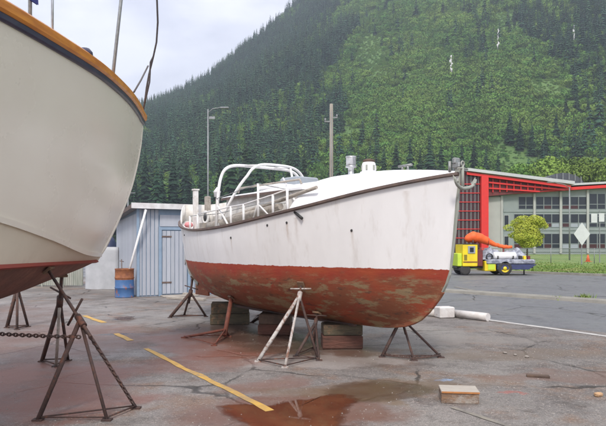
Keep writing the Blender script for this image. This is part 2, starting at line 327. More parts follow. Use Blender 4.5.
M['glass_pale'] = glass_mat('glass_pale', (0.3,0.33,0.36))
def asphalt(name, base, dark, dirt, dirt_amt, patches=(), wet=0.5, rough=(0.22,0.62)):
    """tarmac with grit, cracks, damp and stain patches; patches: (x, y, half-length, half-width, angle, colour, wetness, strength)"""
    m, nt, N, L, b = newmat(name)
    tc = N.new('ShaderNodeTexCoord'); V = tc.outputs['Object']
    def nse(s, d=6, r=0.6, loc=None):
        n = N.new('ShaderNodeTexNoise'); n.inputs['Scale'].default_value = s; n.inputs['Detail'].default_value = d; n.inputs['Roughness'].default_value = r
        if loc:
            q = N.new('ShaderNodeMapping'); q.inputs['Location'].default_value = loc; L.new(V, q.inputs[0]); L.new(q.outputs[0], n.inputs['Vector'])
        else: L.new(V, n.inputs['Vector'])
        return n
    def rng(s, a, c, lo=0.0, hi=1.0, smooth=True):
        r = N.new('ShaderNodeMapRange'); r.inputs[1].default_value = a; r.inputs[2].default_value = c; r.inputs[3].default_value = lo; r.inputs[4].default_value = hi
        if smooth: r.interpolation_type = 'SMOOTHSTEP'
        L.new(s, r.inputs[0]); return r.outputs[0]
    def mixc(f, a, c):
        x = N.new('ShaderNodeMix'); x.data_type = 'RGBA'; L.new(f, x.inputs[0])
        for i, q in ((6,a),(7,c)):
            if isinstance(q, tuple): x.inputs[i].default_value = col(q)
            else: L.new(q, x.inputs[i])
        return x.outputs[2]
    def mth(op, a, c):
        x = N.new('ShaderNodeMath'); x.operation = op
        for i, q in ((0,a),(1,c)):
            if isinstance(q, (int,float)): x.inputs[i].default_value = q
            else: L.new(q, x.inputs[i])
        return x.outputs[0]
    spk = nse(28, 4, 0.75, (2,5,0)); med = nse(6.5, 6, 0.7, (8,1,3)); big = nse(0.35, 7, 0.62); mid = nse(1.7, 8, 0.65, (4,2,0)); grit = nse(90, 3, 0.7); blot = nse(0.9, 8, 0.7, (9,-3,1))
    c = mixc(rng(big.outputs[0],0.38,0.62), base, dark)
    c = mixc(mth('MULTIPLY', rng(blot.outputs[0],0.5,0.66), dirt_amt), c, dirt)
    c = mixc(mth('MULTIPLY', rng(mid.outputs[0],0.50,0.66), 0.5), c, (dark[0]*0.55,dark[1]*0.55,dark[2]*0.55))
    c = mixc(mth('MULTIPLY', rng(spk.outputs[0],0.55,0.64), 0.75), c, (base[0]*1.5,base[1]*1.46,base[2]*1.4))
    c = mixc(mth('MULTIPLY', rng(med.outputs[0],0.52,0.68), 0.5), c, (dark[0]*0.5,dark[1]*0.47,dark[2]*0.45))
    # cracks
    wv = N.new('ShaderNodeMix'); wv.data_type = 'RGBA'; wv.inputs[0].default_value = 0.28; L.new(V, wv.inputs[6]); L.new(nse(1.3,5).outputs['Color'], wv.inputs[7])
    vo = N.new('ShaderNodeTexVoronoi'); vo.feature = 'DISTANCE_TO_EDGE'; vo.inputs['Scale'].default_value = 0.75; L.new(wv.outputs[2], vo.inputs['Vector'])
    crack = mth('MULTIPLY', rng(vo.outputs['Distance'],0.003,0.016,1,0), rng(nse(0.5,3,0.5,(1,7,0)).outputs[0],0.44,0.54))
    c = mixc(mth('MULTIPLY', crack, 0.75), c, (0.02,0.018,0.016))
    g = rng(grit.outputs[0],0.3,0.7,0.5,1.5,False)
    hs = N.new('ShaderNodeHueSaturation'); L.new(c, hs.inputs['Color']); L.new(g, hs.inputs['Value']); c = hs.outputs[0]
    ro = rng(mth('ADD', mth('MULTIPLY', big.outputs[0], 0.6), mth('MULTIPLY', mid.outputs[0], 0.4)), 0.42, 0.6, rough[0], rough[1])
    hmul = None
    for (x, y, hl, hw, ang, pc, pw, ps) in patches:
        q = N.new('ShaderNodeMapping'); q.vector_type = 'TEXTURE'; q.inputs['Location'].default_value = (x,y,0); q.inputs['Rotation'].default_value = (0,0,ang); q.inputs['Scale'].default_value = (hl,hw,1)
        w = N.new('ShaderNodeMix'); w.data_type = 'RGBA'; w.inputs[0].default_value = 0.5
        vm = N.new('ShaderNodeVectorMath'); vm.operation = 'MULTIPLY_ADD'; L.new(nse(1.1,6,0.65,(x,y,2)).outputs['Color'], vm.inputs[0]); vm.inputs[1].default_value = (1.5,1.5,0); vm.inputs[2].default_value = (-0.75,-0.75,0)
        va = N.new('ShaderNodeVectorMath'); va.operation = 'ADD'; L.new(V, va.inputs[0]); L.new(vm.outputs[0], va.inputs[1]); L.new(va.outputs[0], q.inputs[0])
        ln = N.new('ShaderNodeVectorMath'); ln.operation = 'LENGTH'; L.new(q.outputs[0], ln.inputs[0])
        f = mth('MULTIPLY', rng(ln.outputs['Value'],0.6,1.08,1,0), ps)
        f = mth('MULTIPLY', f, rng(mid.outputs[0],0.3,0.55,0.45,1.0))
        c = mixc(f, c, pc)
        if pw: 
            x_ = N.new('ShaderNodeMix'); L.new(f, x_.inputs[0]); L.new(ro, x_.inputs[2]); x_.inputs[3].default_value = pw; ro = x_.outputs[0]
    L.new(c, b.inputs['Base Color']); L.new(ro, b.inputs['Roughness'])
    bp = N.new('ShaderNodeBump'); bp.inputs['Strength'].default_value = 0.6; bp.inputs['Distance'].default_value = 0.014
    hh = mth('ADD', mth('ADD', mth('MULTIPLY', grit.outputs[0], 0.5), mth('MULTIPLY', med.outputs[0], 0.8)), mth('MULTIPLY', mid.outputs[0], 0.9))
    hh = mth('SUBTRACT', hh, mth('MULTIPLY', crack, 1.2)); L.new(hh, bp.inputs['Height']); L.new(bp.outputs[0], b.inputs['Normal'])
    return m
RED = (0.20,0.072,0.045); BRN = (0.13,0.075,0.052); LIT = (0.36,0.33,0.31)
def gp(px, py): p = G(px, py); return (p.x, p.y)
pt = []
def patch(px, py, hl, hw, ang, c, w, s): x, y = gp(px, py); pt.append((x, y, hl, hw, ang, c, w, s))
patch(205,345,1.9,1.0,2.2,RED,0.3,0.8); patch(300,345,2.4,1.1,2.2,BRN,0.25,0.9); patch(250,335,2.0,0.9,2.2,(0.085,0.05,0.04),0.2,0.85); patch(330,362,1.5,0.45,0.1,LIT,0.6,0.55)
patch(30,385,1.5,1.4,1.6,RED,0.4,0.9); patch(60,340,2.4,1.6,1.8,(0.175,0.09,0.07),0.35,0.6); patch(10,315,3.0,1.6,1.9,(0.15,0.095,0.08),0.4,0.55); patch(75,405,0.9,0.6,0.3,RED,0.4,0.7); patch(190,365,1.1,0.6,0.4,RED,0.35,0.5)
patch(300,412,1.3,0.75,0.1,(0.17,0.08,0.055),0.2,0.8); patch(360,392,0.6,0.45,0.1,(0.18,0.13,0.08),0.35,0.8)
patch(262,385,0.55,0.4,0.8,(0.2,0.12,0.1),0.4,0.7)
patch(523,355,1.5,0.5,0.0,(0.17,0.13,0.10),0.6,0.7); patch(560,376,1.2,0.35,0.1,(0.18,0.11,0.085),0.6,0.6); patch(470,340,1.5,0.55,0.0,(0.24,0.215,0.195),0.6,0.6)
patch(447,379,0.16,0.07,0.1,(0.25,0.36,0.55),0.4,0.8); patch(516,395,0.22,0.08,0.1,(0.33,0.09,0.07),0.5,0.7)
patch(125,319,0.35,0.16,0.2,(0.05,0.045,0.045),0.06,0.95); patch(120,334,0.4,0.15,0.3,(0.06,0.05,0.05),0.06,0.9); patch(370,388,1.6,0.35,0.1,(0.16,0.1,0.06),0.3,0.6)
M['yard'] = asphalt('yard', (0.235,0.215,0.20), (0.14,0.125,0.117), (0.20,0.132,0.095), 0.9, pt, rough=(0.46,0.9))
M['road'] = asphalt('road', (0.175,0.175,0.185), (0.14,0.141,0.15), (0.17,0.16,0.15), 0.3, (), rough=(0.4,0.65))
M['paint_yellow'] = mat('paint_yellow', (0.60,0.36,0.06), (0.47,0.28,0.07), 7, 0.55, 0.65, 0.2, c3=(0.24,0.19,0.14), s3=3.0, t3=(0.50,0.74))
M['paint_white'] = mat('paint_white', (0.52,0.50,0.47), (0.42,0.40,0.38), 5, 0.6, None, 0.1, c3=(0.15,0.145,0.14), s3=3, t3=(0.52,0.66))
M['paint_pale'] = mat('paint_pale', (0.26,0.235,0.19), (0.2,0.18,0.16), 3, 0.7, None, 0.1, c3=(0.14,0.13,0.12), s3=2, t3=(0.5,0.65))
M['kerb'] = mat('kerb', (0.27,0.255,0.22), (0.2,0.19,0.165), 2, 0.8, None, 0.3, c3=(0.13,0.13,0.07), s3=1.0, t3=(0.58,0.7))
def water_mat(name, c, rough=0.03, amax=0.93):
    m, nt, N, L, b = newmat(name); b.inputs['Roughness'].default_value = rough; b.inputs['Specular IOR Level'].default_value = 0.5
    tc = N.new('ShaderNodeTexCoord'); nz = N.new('ShaderNodeTexNoise'); nz.inputs['Scale'].default_value = 3; nz.inputs['Detail'].default_value = 6; L.new(tc.outputs['Object'], nz.inputs[0])
    r = N.new('ShaderNodeValToRGB'); r.color_ramp.elements[0].position = 0.35; r.color_ramp.elements[0].color = col(c); r.color_ramp.elements[1].position = 0.68; r.color_ramp.elements[1].color = col((c[0]*1.5,c[1]*1.75,c[2]*1.6))
    L.new(nz.outputs[0], r.inputs[0]); L.new(r.outputs[0], b.inputs['Base Color'])
    at = N.new('ShaderNodeAttribute'); at.attribute_name = 'shore'; n2 = N.new('ShaderNodeTexNoise'); n2.inputs['Scale'].default_value = 9; n2.inputs['Detail'].default_value = 6; L.new(tc.outputs['Object'], n2.inputs[0])
    ad = N.new('ShaderNodeMath'); ad.operation = 'MULTIPLY_ADD'; L.new(n2.outputs[0], ad.inputs[0]); ad.inputs[1].default_value = 0.9; L.new(at.outputs['Fac'], ad.inputs[2])
    mr = N.new('ShaderNodeMapRange'); mr.inputs[1].default_value = 0.45; mr.inputs[2].default_value = 1.0; mr.inputs[4].default_value = amax; L.new(ad.outputs[0], mr.inputs[0]); L.new(mr.outputs[0], b.inputs['Alpha']); return m
M['yard'].node_tree.nodes['Principled BSDF'].inputs['Specular IOR Level'].default_value = 0.35
M['puddle_red'] = water_mat('puddle_red', (0.105,0.036,0.02)); M['puddle_olive'] = water_mat('puddle_olive', (0.10,0.055,0.034), 0.15, 0.42)

# ------------------------------------------------------------------ the setting
def sheet(name, poly, z, m, kind='structure'):
    b = MB(); b.add([(x,y,z) for x,y in poly], [tuple(range(len(poly)))]); o = b.build(name, m); tag(o, kind=kind); return o
g = MB(); gx = [-3000,-400,-60,60,400,3000]; gy = [-600,-60,40,400,1500,3600]
g.grid([[(x,y,-0.012) for x in gx] for y in gy], smooth=False); tag(g.build('ground', M['scrub']), kind='structure')
U = Vector((0.66,-0.75,0)).normalized(); NN = Vector((-U.y, U.x, 0))      # road direction, normal away from the camera
def RP(n, u, z=0.0): p = NN*n+U*u; return (p.x, p.y, z)
# yard: everything on the camera's side of the road edge, wobbly edge to the road
edge = []
for i in range(121):
    u = -70+i*140/120
    edge.append((u, 11.15+0.9*math.exp(-((u+4)/9)**2)*0+0.22*noise.noise(Vector((u*0.35,3.3,0)))+0.10*noise.noise(Vector((u*1.7,1.3,0)))))
poly = [RP(n,u)[:2] for u,n in edge]+[RP(-45,70)[:2], RP(-45,-70)[:2]]
sheet('yard_pavement', poly, 0.004, M['yard'])
b = MB(); b.grid([[RP(n,u,0.0) for u in range(-160,161,10)] for n in (10.5,14,17.0,24.0,31.6)], smooth=False); tag(b.build('road', M['road']), kind='structure')
def strip(name, n0, n1, u0, u1, m, z=0.008, step=1.0, wob=0.02):
    b = MB(); k = max(2,int((u1-u0)/step)); rows = []
    for i in range(k+1):
        u = u0+(u1-u0)*i/k; w = wob*noise.noise(Vector((u*1.1,n0,7)))
        rows.append([RP(n0+w,u,z), RP(n1+w,u,z)])
    b.grid(rows, smooth=False); return tag(b.build(name, m), kind='structure')
# white edge line (slightly skewed to the kerb)
def pixline(name, pts, w, m, z=0.009, wob=0.03):
    ws = [G(*p) for p in pts]; rows = []
    for i in range(len(ws)-1):
        a, c = ws[i], ws[i+1]; d = (c-a).normalized(); nrm = Vector((-d.y,d.x,0)); k = max(2,int((c-a).length/0.15))
        for j in range(k+(1 if i == len(ws)-2 else 0)):
            p = a.lerp(c, j/k); e1 = wob*noise.noise(p*2.3); e2 = wob*noise.noise(p*2.9+Vector((9,0,0)))
            rows.append([(p.x+nrm.x*(w/2+e1),p.y+nrm.y*(w/2+e1),z),(p.x-nrm.x*(w/2+e2),p.y-nrm.y*(w/2+e2),z)])
    b = MB(); b.grid(rows, smooth=False); return tag(b.build(name, m), kind='structure')
pixline('road_edge_line', [(487,320),(545,328),(606,336.5),(700,350)], 0.15, M['paint_white'])
pixline('lane_line', [(455,287),(480,292)], 0.14, M['paint_pale'])
pixline('yellow_line', [(146,349),(185,369),(230,391),(271,411.5)], 0.09, M['paint_yellow'])
pixline('yellow_line', [(84,316),(104,323)], 0.11, M['paint_yellow'])
pixline('yellow_line', [(116,334),(131,341)], 0.11, M['paint_yellow'])
pixline('yard_line', [(452,408),(500,424),(540,438)], 0.045, M['paint_pale'])
# low kerb dividing the near lane from the wide far carriageway
b = MB(); rows = []
for i in range(121):
    u = -60+i; w = 0.05*noise.noise(Vector((u*0.5,2,0)))
    rows.append([RP(16.75+w,u,-0.01), RP(16.78+w,u,0.08), RP(16.95+w,u,0.10), RP(17.15+w,u,0.10), RP(17.2+w,u,-0.01)])
b.grid(rows, smooth=False); tag(b.build('kerb', M['kerb']), kind='structure')
b = MB(); rows = []
for i in range(33):
    u = -160+i*10
    rows.append([RP(31.5,u,-0.01), RP(31.5,u,0.12), RP(31.72,u,0.12), RP(31.72,u,-0.01)])
b.grid(rows, smooth=False); tag(b.build('far_kerb', M['kerb']), kind='structure')
# lawn with a gentle rise towards the building
b = MB(); rows = []
for n in (31.72,34,38,44,52,62,80,110,150):
    rows.append([RP(n,u,0.11+0.0*n) for u in range(-90,121,10)])
b.grid(rows, smooth=True); tag(b.build('lawn', M['grass']), kind='structure')
# grass tufts
random.seed(5); b = MB()
for i in range(9000):
    n = 31.9+abs(random.gauss(0,7)); u = random.uniform(-36,2)
    x, y, _ = RP(n,u); h = random.uniform(0.03,0.09)
    if random.random() < 0.06: h *= 2
    for k in range(3):
        a = random.uniform(0,2*PI); w = random.uniform(0.02,0.06); dx, dy = math.cos(a)*w, math.sin(a)*w; lx, ly = random.uniform(-.1,.1), random.uniform(-.1,.1)
        ox, oy = random.uniform(-.1,.1), random.uniform(-.1,.1)
        b.add([(x+ox-dx,y+oy-dy,0.1),(x+ox+dx,y+oy+dy,0.1),(x+ox+lx,y+oy+ly,0.11+h)], [(0,1,2)])
tag(b.build('grass_tufts', M['grass'], fix=False), 'rough grass growing along the far side of the road', 'grass', kind='stuff')
# puddles
def puddle(name, outline, m, z, seed):
    ws = [G(*p) for p in outline]; n = len(ws); ring = []
    for i in range(n):
        p0, p1, p2, p3 = ws[i-1], ws[i], ws[(i+1)%n], ws[(i+2)%n]
        for j in range(7):
            t = j/7; q = 0.5*((2*p1)+(p2-p0)*t+(2*p0-5*p1+4*p2-p3)*t*t+(3*p1-p0-3*p2+p3)*t**3)
            q = q+Vector((noise.noise(q*4+Vector((seed,0,0))), noise.noise(q*4+Vector((0,seed,0))),0))*0.05+Vector((noise.noise(q*13+Vector((seed,0,0))), noise.noise(q*13+Vector((0,seed,0))),0))*0.025
            ring.append((q.x,q.y,z))
    c = sum((Vector(q) for q in ring), Vector())/len(ring); rws = [[Vector(q).lerp(c, f) for q in ring] for f in (0,0.12,0.3,0.6,1.0)]
    b = MB(); b.grid(rws, wrap=True); o = b.build(name, m, fix=False)
    at = o.data.attributes.new('shore','FLOAT','POINT'); at.data.foreach_set('value', [v for v in (0,0.35,0.7,1,1) for _ in ring]); return tag(o, kind='structure')
puddle('puddle', [(214,407),(236,404),(262,406),(283,402),(310,399),(322,396),(345,394),(360,400),(352,410),(345,424),(335,445),(255,445),(236,426),(218,414)], M['puddle_red'], 0.0075, 3)
puddle('puddle', [(322,392),(345,383),(392,381),(440,388),(432,396),(395,402),(345,404)], M['puddle_olive'], 0.0068, 8)
puddle('puddle', [(112,318),(128,316.5),(138,319),(126,321.5)], M['puddle_olive'], 0.0068, 21)

# ------------------------------------------------------------------ mountain, forest
RID = [(-2200,15),(-1500,30),(-900,80),(-600,165),(-348,292),(-270,326),(-200,366),(-106,438),(-29,512),(150,670),(400,850),(900,1000),(1800,1050)]
Y0, YR = 330.0, 1300.0
def terr(x, y):
    t = (y-Y0)/(YR-Y0)
    if t <= 0: return -0.3
    r = interp(RID, x)
    z = r*(t**1.15 if t < 1 else max(0.2, 1-(t-1)*0.9))
    amp = min(1.0, t*3)
    z += amp*(26*noise.noise(Vector((x*0.004,y*0.003,1.2)))+10*noise.noise(Vector((x*0.013,y*0.010,4.2))))*(1.0 if t < 0.85 else max(0.25,1-(t-0.85)*4))
    return max(z, -0.3)
b = MB(); xs = [-2200+4400*i/150 for i in range(151)]; ys = [Y0-6+ (1700.0-Y0)*i/100 for i in range(101)]
b.grid([[(x,y,terr(x,y)) for x in xs] for y in ys]); tag(b.build('mountain', M['hill'], fix=False), kind='structure')

def conifer_mesh(name, seed, lev=13, br=7, h=22.0, R=3.4, m='conifer'):
    rnd = random.Random(seed); b = MB()
    b.tube([(0,0,-1.0),(0,0,h*0.5),(0,0,h*0.97)], [h*0.014,h*0.009,0.04], 5, mi=1)
    for i in range(lev):
        f = i/(lev-1); z = h*(0.10+0.88*f); r = R*((1-f)**0.75)*(0.75+0.5*rnd.random())+0.25
        n = max(4, int(br*(1-0.4*f)))
        a0 = rnd.uniform(0,2*PI)
        for k in range(n):
            if rnd.random() < 0.10: continue
            a = a0+2*PI*k/n+rnd.uniform(-.3,.3); rr = r*rnd.uniform(0.65,1.2); w = rr*rnd.uniform(0.28,0.45); dr = rr*rnd.uniform(0.25,0.55)
            ca, sa = math.cos(a), math.sin(a); zt = z+h*0.035
            mid = (ca*rr*0.6, sa*rr*0.6, z-dr*0.35+0.1)
            l = (ca*rr*0.62-sa*w, sa*rr*0.62+ca*w, z-dr*0.75); q = (ca*rr*0.62+sa*w, sa*rr*0.62-ca*w, z-dr*0.75)
            tip = (ca*rr, sa*rr, z-dr); top = (0,0,zt)
            b.add([top,l,mid,q,tip],[(0,1,2),(0,2,3),(1,4,2),(2,4,3)])
    b.add([(0.25,0,h*0.94),(-0.12,0.2,h*0.94),(-0.12,-0.2,h*0.94),(0,0,h)],[(0,1,3),(1,2,3),(2,0,3)])
    me = bpy.data.meshes.new(name); me.from_pydata(b.v,[],b.f); me.materials.append(M[m]); me.materials.append(M['bark']); me.polygons.foreach_set('material_index', b.m)
    return me
def leaf_cloud(b, blobs, n, size, rnd, mi=0):
    tot = sum(r[0]*r[1]*r[2] for c, r in blobs)
    for (c, r) in blobs:
        k = int(n*r[0]*r[1]*r[2]/tot)
        for i in range(k):
            while True:
                v = Vector((rnd.uniform(-1,1),rnd.uniform(-1,1),rnd.uniform(-1,1)))
                if 0.25 < v.length < 1: break
            v = v.normalized()*(v.length**0.5)
            p = Vector(c)+Vector((v.x*r[0],v.y*r[1],v.z*r[2]))
            nrm = (v+Vector((rnd.gauss(0,.6),rnd.gauss(0,.6),rnd.gauss(0.3,.6)))).normalized()
            t = nrm.orthogonal().normalized(); bt = nrm.cross(t); a = rnd.uniform(0,PI); t, bt = t*math.cos(a)+bt*math.sin(a), bt*math.cos(a)-t*math.sin(a)
            s1 = size*rnd.uniform(0.5,1.2); s2 = s1*rnd.uniform(0.45,0.8)
            b.add([p-t*s1, p-bt*s2+nrm*s1*0.15, p+t*s1, p+bt*s2+nrm*s1*0.15], [(0,1,2,3)], mi)
def brush_mesh(name, seed):
    rnd = random.Random(seed); b = MB(); blobs = []
    for k in range(5): blobs.append(((rnd.uniform(-2.2,2.2),rnd.uniform(-2.2,2.2),rnd.uniform(0.8,2.6)),(rnd.uniform(1.2,2.3),rnd.uniform(1.2,2.3),rnd.uniform(1.0,1.9))))
    leaf_cloud(b, blobs, 520, 0.42, rnd)
    me = bpy.data.meshes.new(name); me.from_pydata(b.v,[],b.f); me.materials.append(M['brush']); return me
def scatter(name, meshes, pts, label, cat):
    """stuff: thousands of plants instanced on points by geometry nodes"""
    coll = bpy.data.collections.new(name+'_kinds')
    for i, me in enumerate(meshes): coll.objects.link(bpy.data.objects.new(me.name, me))
    me = bpy.data.meshes.new(name); me.from_pydata([p[0] for p in pts],[],[])
    for an, ty in (('sc','FLOAT'),('rz','FLOAT'),('ki','INT')):
        at = me.attributes.new(an, ty, 'POINT'); at.data.foreach_set('value', [p[{'sc':1,'rz':2,'ki':3}[an]] for p in pts])
    o = bpy.data.objects.new(name, me); COL.objects.link(o); tag(o, label, cat, kind='stuff')
    ng = bpy.data.node_groups.new(name, 'GeometryNodeTree')
    ng.interface.new_socket('Geometry', in_out='INPUT', socket_type='NodeSocketGeometry'); ng.interface.new_socket('Geometry', in_out='OUTPUT', socket_type='NodeSocketGeometry')
    n = ng.nodes; l = ng.links; gi = n.new('NodeGroupInput'); go = n.new('NodeGroupOutput')
    ip = n.new('GeometryNodeInstanceOnPoints'); ci = n.new('GeometryNodeCollectionInfo'); ci.inputs['Collection'].default_value = coll; ci.inputs['Separate Children'].default_value = True; ci.inputs['Reset Children'].default_value = True
    def attr(an, dt):
        a = n.new('GeometryNodeInputNamedAttribute'); a.data_type = dt; a.inputs['Name'].default_value = an; return [s for s in a.outputs if s.enabled][0]
    cb = n.new('ShaderNodeCombineXYZ'); l.new(attr('rz','FLOAT'), cb.inputs[2])
    l.new(gi.outputs[0], ip.inputs['Points']); l.new(ci.outputs[0], ip.inputs['Instance']); ip.inputs['Pick Instance'].default_value = True
    l.new(attr('ki','INT'), ip.inputs['Instance Index']); l.new(cb.outputs[0], ip.inputs['Rotation']); l.new(attr('sc','FLOAT'), ip.inputs['Scale'])
    l.new(ip.outputs[0], go.inputs[0])
    md = o.modifiers.new('scatter','NODES'); md.node_group = ng
    return o
def zone(x, y):      # 0 = open brush slope, 1 = conifers
    w = 60*noise.noise(Vector((x*0.006,y*0.006,9)))+25*noise.noise(Vector((x*0.02,y*0.02,2)))
    left = x+w < 45+0.05*(y-600)
    right = (x+w > 0.40*y+10 and y < 760)
    pn = noise.noise(Vector((x*0.011,y*0.008,5)))
    if left: return 0.88 if pn < 0.15 else 0.42
    return 0.7 if right else (0.03 if pn < 0.3 else 0.16)
random.seed(11); fp = []; bp_ = []
xs0, xs1 = -0.62, 0.72
for i in range(72000):
    y = 345+ (1330-345)*math.sqrt(random.random()); x = random.uniform(xs0*y-60, xs1*y+60)
    zc = terr(x,y)
    if (zc-H)/y > 0.56: continue
    k = zone(x,y)
    if random.random() < k:
        if random.random() < 0.78: fp.append(((x,y,zc-0.5), random.choice((0.38,0.55,0.7,0.85,1.0,1.15,1.4))*random.uniform(0.85,1.15), random.uniform(0,2*PI), random.randrange(4)))
    elif True:
        if k < 0.2 and noise.noise(Vector((x*0.016,y*0.010,20)))+0.4*noise.noise(Vector((x*0.05,y*0.04,3))) > 0.27:
            for q in range(5):
                x2, y2 = x+random.uniform(-10,10), y+random.uniform(-10,10); bp_.append(((x2,y2,terr(x2,y2)-0.5), random.uniform(0.3,0.55), random.uniform(0,2*PI), random.randrange(4)))
            continue
        for q in range(3 if y < 650 else (2 if k < 0.5 else 1)):
            x2, y2 = x+random.uniform(-9,9), y+random.uniform(-9,9)
            bp_.append(((x2,y2,terr(x2,y2)-0.4), (random.uniform(0.6,1.0) if y2 < 430 else random.choice((0.8,1.1,1.5,2.1))*random.uniform(0.85,1.15)), random.uniform(0,2*PI), random.randrange(4)))
scatter('conifer_forest', [conifer_mesh('conifer_kind',s) for s in (1,2,3,4)], fp, 'dark spruce forest covering the left flank of the mountain', 'forest')
scatter('mountain_brush', [brush_mesh('brush_kind',s) for s in (1,2,3,4)], bp_, 'bright green brush covering the open mountain slope on the right', 'brush')

# ------------------------------------------------------------------ trees one can tell apart at the foot of the slope
def conifer_tree(x, y, h, seed, label):
    r = empty('conifer_tree', (x,y,max(terr(x,y),-0.012)), random.uniform(0,2*PI)); tag(r, label, 'tree', 'conifers at the foot of the mountain')
    k = seed % len(CK)
    for nm, me in zip(('crown','trunk'), CK[k]):
        o = bpy.data.objects.new(nm, me); COL.objects.link(o); o.parent = r; s = h/22.0; o.scale = (s*1.05,s*1.05,s)
    return r
CK = []
for s in range(5):
    me = conifer_mesh('tmp', 40+s, 22, 11, 22.0, 3.3, 'conifer_near')
    vs = [tuple(v.co) for v in me.vertices]; bb = [MB(), MB()]
    for p in me.polygons: bb[p.material_index].add([vs[i] for i in p.vertices], [tuple(range(len(p.vertices)))])
    out = []
    for nm, b_, mt in (('crown',bb[0],'conifer_near'),('trunk',bb[1],'bark')):
        m2 = bpy.data.meshes.new(nm); m2.from_pydata(b_.v,[],b_.f); m2.materials.append(M[mt]); out.append(m2)
    CK.append(out); bpy.data.meshes.remove(me)
random.seed(3)
def tree_px(px, top, Y, seed, label):
    X = (px-CX)/F*Y; base = max(terr(X,Y),-0.012); h = H+(HOR-top)/F*Y-base
    return conifer_tree(X, Y, h, seed, label)
FOOT = 'dark conifer in the row at the foot of the green slope'
ORD = ['first','second','third','fourth','fifth','sixth','seventh','eighth','ninth','tenth','eleventh','twelfth','thirteenth']
for i, (px, top, Y) in enumerate(sorted([(384,146,400),(396,140,420),(410,137,410),(420,147,395),(430,133,415),(441,143,400),(452,150,390),(462,142,410),(474,139,420),(486,148,400),(498,152,410),(510,108,480),(520,118,470),(532,122,460),(545,128,450),(556,112,470),(566,96,500),(577,88,510),(588,98,500),(598,84,520),(612,90,500),(366,150,395),(350,152,400)])):
    tree_px(px, top, Y, i, (ORD[i]+' from the left of the dark conifers at the foot of the green slope') if px < 505 else (ORD[i-13]+' from the left of the tall conifers above the red roofed building'))
for i, px in enumerate(range(120,345,11)):
    tree_px(px+random.uniform(-4,4), 150+random.uniform(-14,16)+(10 if px > 280 else 0), random.uniform(350,420), i, 'dark conifer at the foot of the forest behind the boats')
# bright broadleaf bushes behind the building
BK = []
for s in range(3):
    rnd = random.Random(70+s); b = MB(); bl = []
    for k in range(9):
        a = rnd.uniform(0,2*PI); q = rnd.uniform(0,2.4); bl.append(((math.cos(a)*q,math.sin(a)*q,rnd.uniform(2.4,7.4)),(rnd.uniform(1.1,2.0),rnd.uniform(1.1,2.0),rnd.uniform(0.9,1.7))))
    leaf_cloud(b, bl, 6500, 0.17, rnd)
    c = bpy.data.meshes.new('crown'); c.from_pydata(b.v,[],b.f); c.materials.append(M['broadleaf'])
    t = MB(); t.tube([(0,0,-0.5),(0.1,0,2.5),(0,0.1,5.5)],[0.28,0.2,0.06],7)
    for k in range(6):
        c_ = bl[k][0]; t.tube([(0.05,0,1.6+0.3*k),(c_[0]*0.5,c_[1]*0.5,c_[2]*0.7),c_],[0.1,0.07,0.02],5)
    tm = bpy.data.meshes.new('trunk'); tm.from_pydata(t.v,[],t.f); tm.materials.append(M['bark']); BK.append((c,tm))
random.seed(9)
for i, (px, top, Y) in enumerate(sorted([(498,166,230),(508,163,240),(521,170,225),(533,161,240),(546,166,230),(557,158,240),(568,163,225),(578,154,240),(588,160,230),(598,152,240),(608,155,230),(486,168,240),(620,150,240)])):
    X = (px-CX)/F*Y; h = H+(HOR-top)/F*Y; r = empty('broadleaf_tree', (X,Y,-0.012), random.uniform(0,6)); tag(r, ORD[i]+' from the left of the bright bushy trees behind the building', 'tree', 'bushy trees behind the building')
    for nm, me in zip(('crown','trunk'), BK[i % 3]):
        o = bpy.data.objects.new(nm, me); COL.objects.link(o); o.parent = r; s = h/8.6; o.scale = (s*random.uniform(0.8,1.0),s*0.9,s)
# bare pale snags / thin falls on the slope are thin white streaks of water
for (px, y0, y1, Y) in ((498,36,53,820),(451,62,79,720),(574,32,46,860)):
    b = MB(); rows = []
    X = (px-CX)/F*Y
    zs = [H+(HOR-y0)/F*Y, H+(HOR-y1)/F*Y]
    # follow the slope: sample down the hill until the wanted height is met
    def yat(z):
        a, c = Y0, YR
        for _ in range(40):
            m_ = (a+c)/2
            if (H+(z)*m_) > terr((px-CX)/F*m_, m_): c = m_
            else: a = m_
        return a
    # intersect the sight line with the slope
    def hit(py):
        t = (HOR-py)/F; y = Y0
        while y < YR+100 and terr((px-CX)/F*y, y) < H+t*y: y += 4
        return y
    ya, yb = hit(y1), hit(y0)
    for i in range(13):
        y = ya+(yb-ya)*i/12; x = (px-CX)/F*ya+(y-ya)*(px-CX)/F+3.0*noise.noise(Vector((i*0.7,px,0))); w = 0.36+0.3*noise.noise(Vector((i*0.9,px,5)))
        z = terr(x,y)+8.0
        rows.append([(x-w,y,z-10),(x-w*0.6,y-0.6,z),(x+w*0.6,y-0.6,z),(x+w,y,z-10)])
    b.grid(rows)
    tag(b.build('waterfall', M['fascia']), kind='structure')

# ------------------------------------------------------------------ school-like building with red frame
BY = 95.0
bld = empty('building', (P(545,254,BY).x, BY, 0.0)); OB = Vector(bld.location)
tag(bld, 'long three storey grey green building with red roof edges and red column', 'building')
def bpart(name, b, m, parent=None): 
    b.v = [tuple(Vector(v)-OB) for v in b.v]; return b.build(name, m, parent or bld)
def bq(px0, py0, px1, py1, Y, th, b):   # box given by its face in the picture at depth Y, th deep
    a = P(px0,py0,Y); c = P(px1,py1,Y); x0, x1 = sorted((a.x,c.x)); z0, z1 = sorted((a.z,c.z)); b.box(((x0+x1)/2,Y+th/2,(z0+z1)/2),(x1-x0,th,z1-z0))
zt = lambda py: H+(HOR-py)/F*BY
xw = lambda px: (px-CX)/F*BY
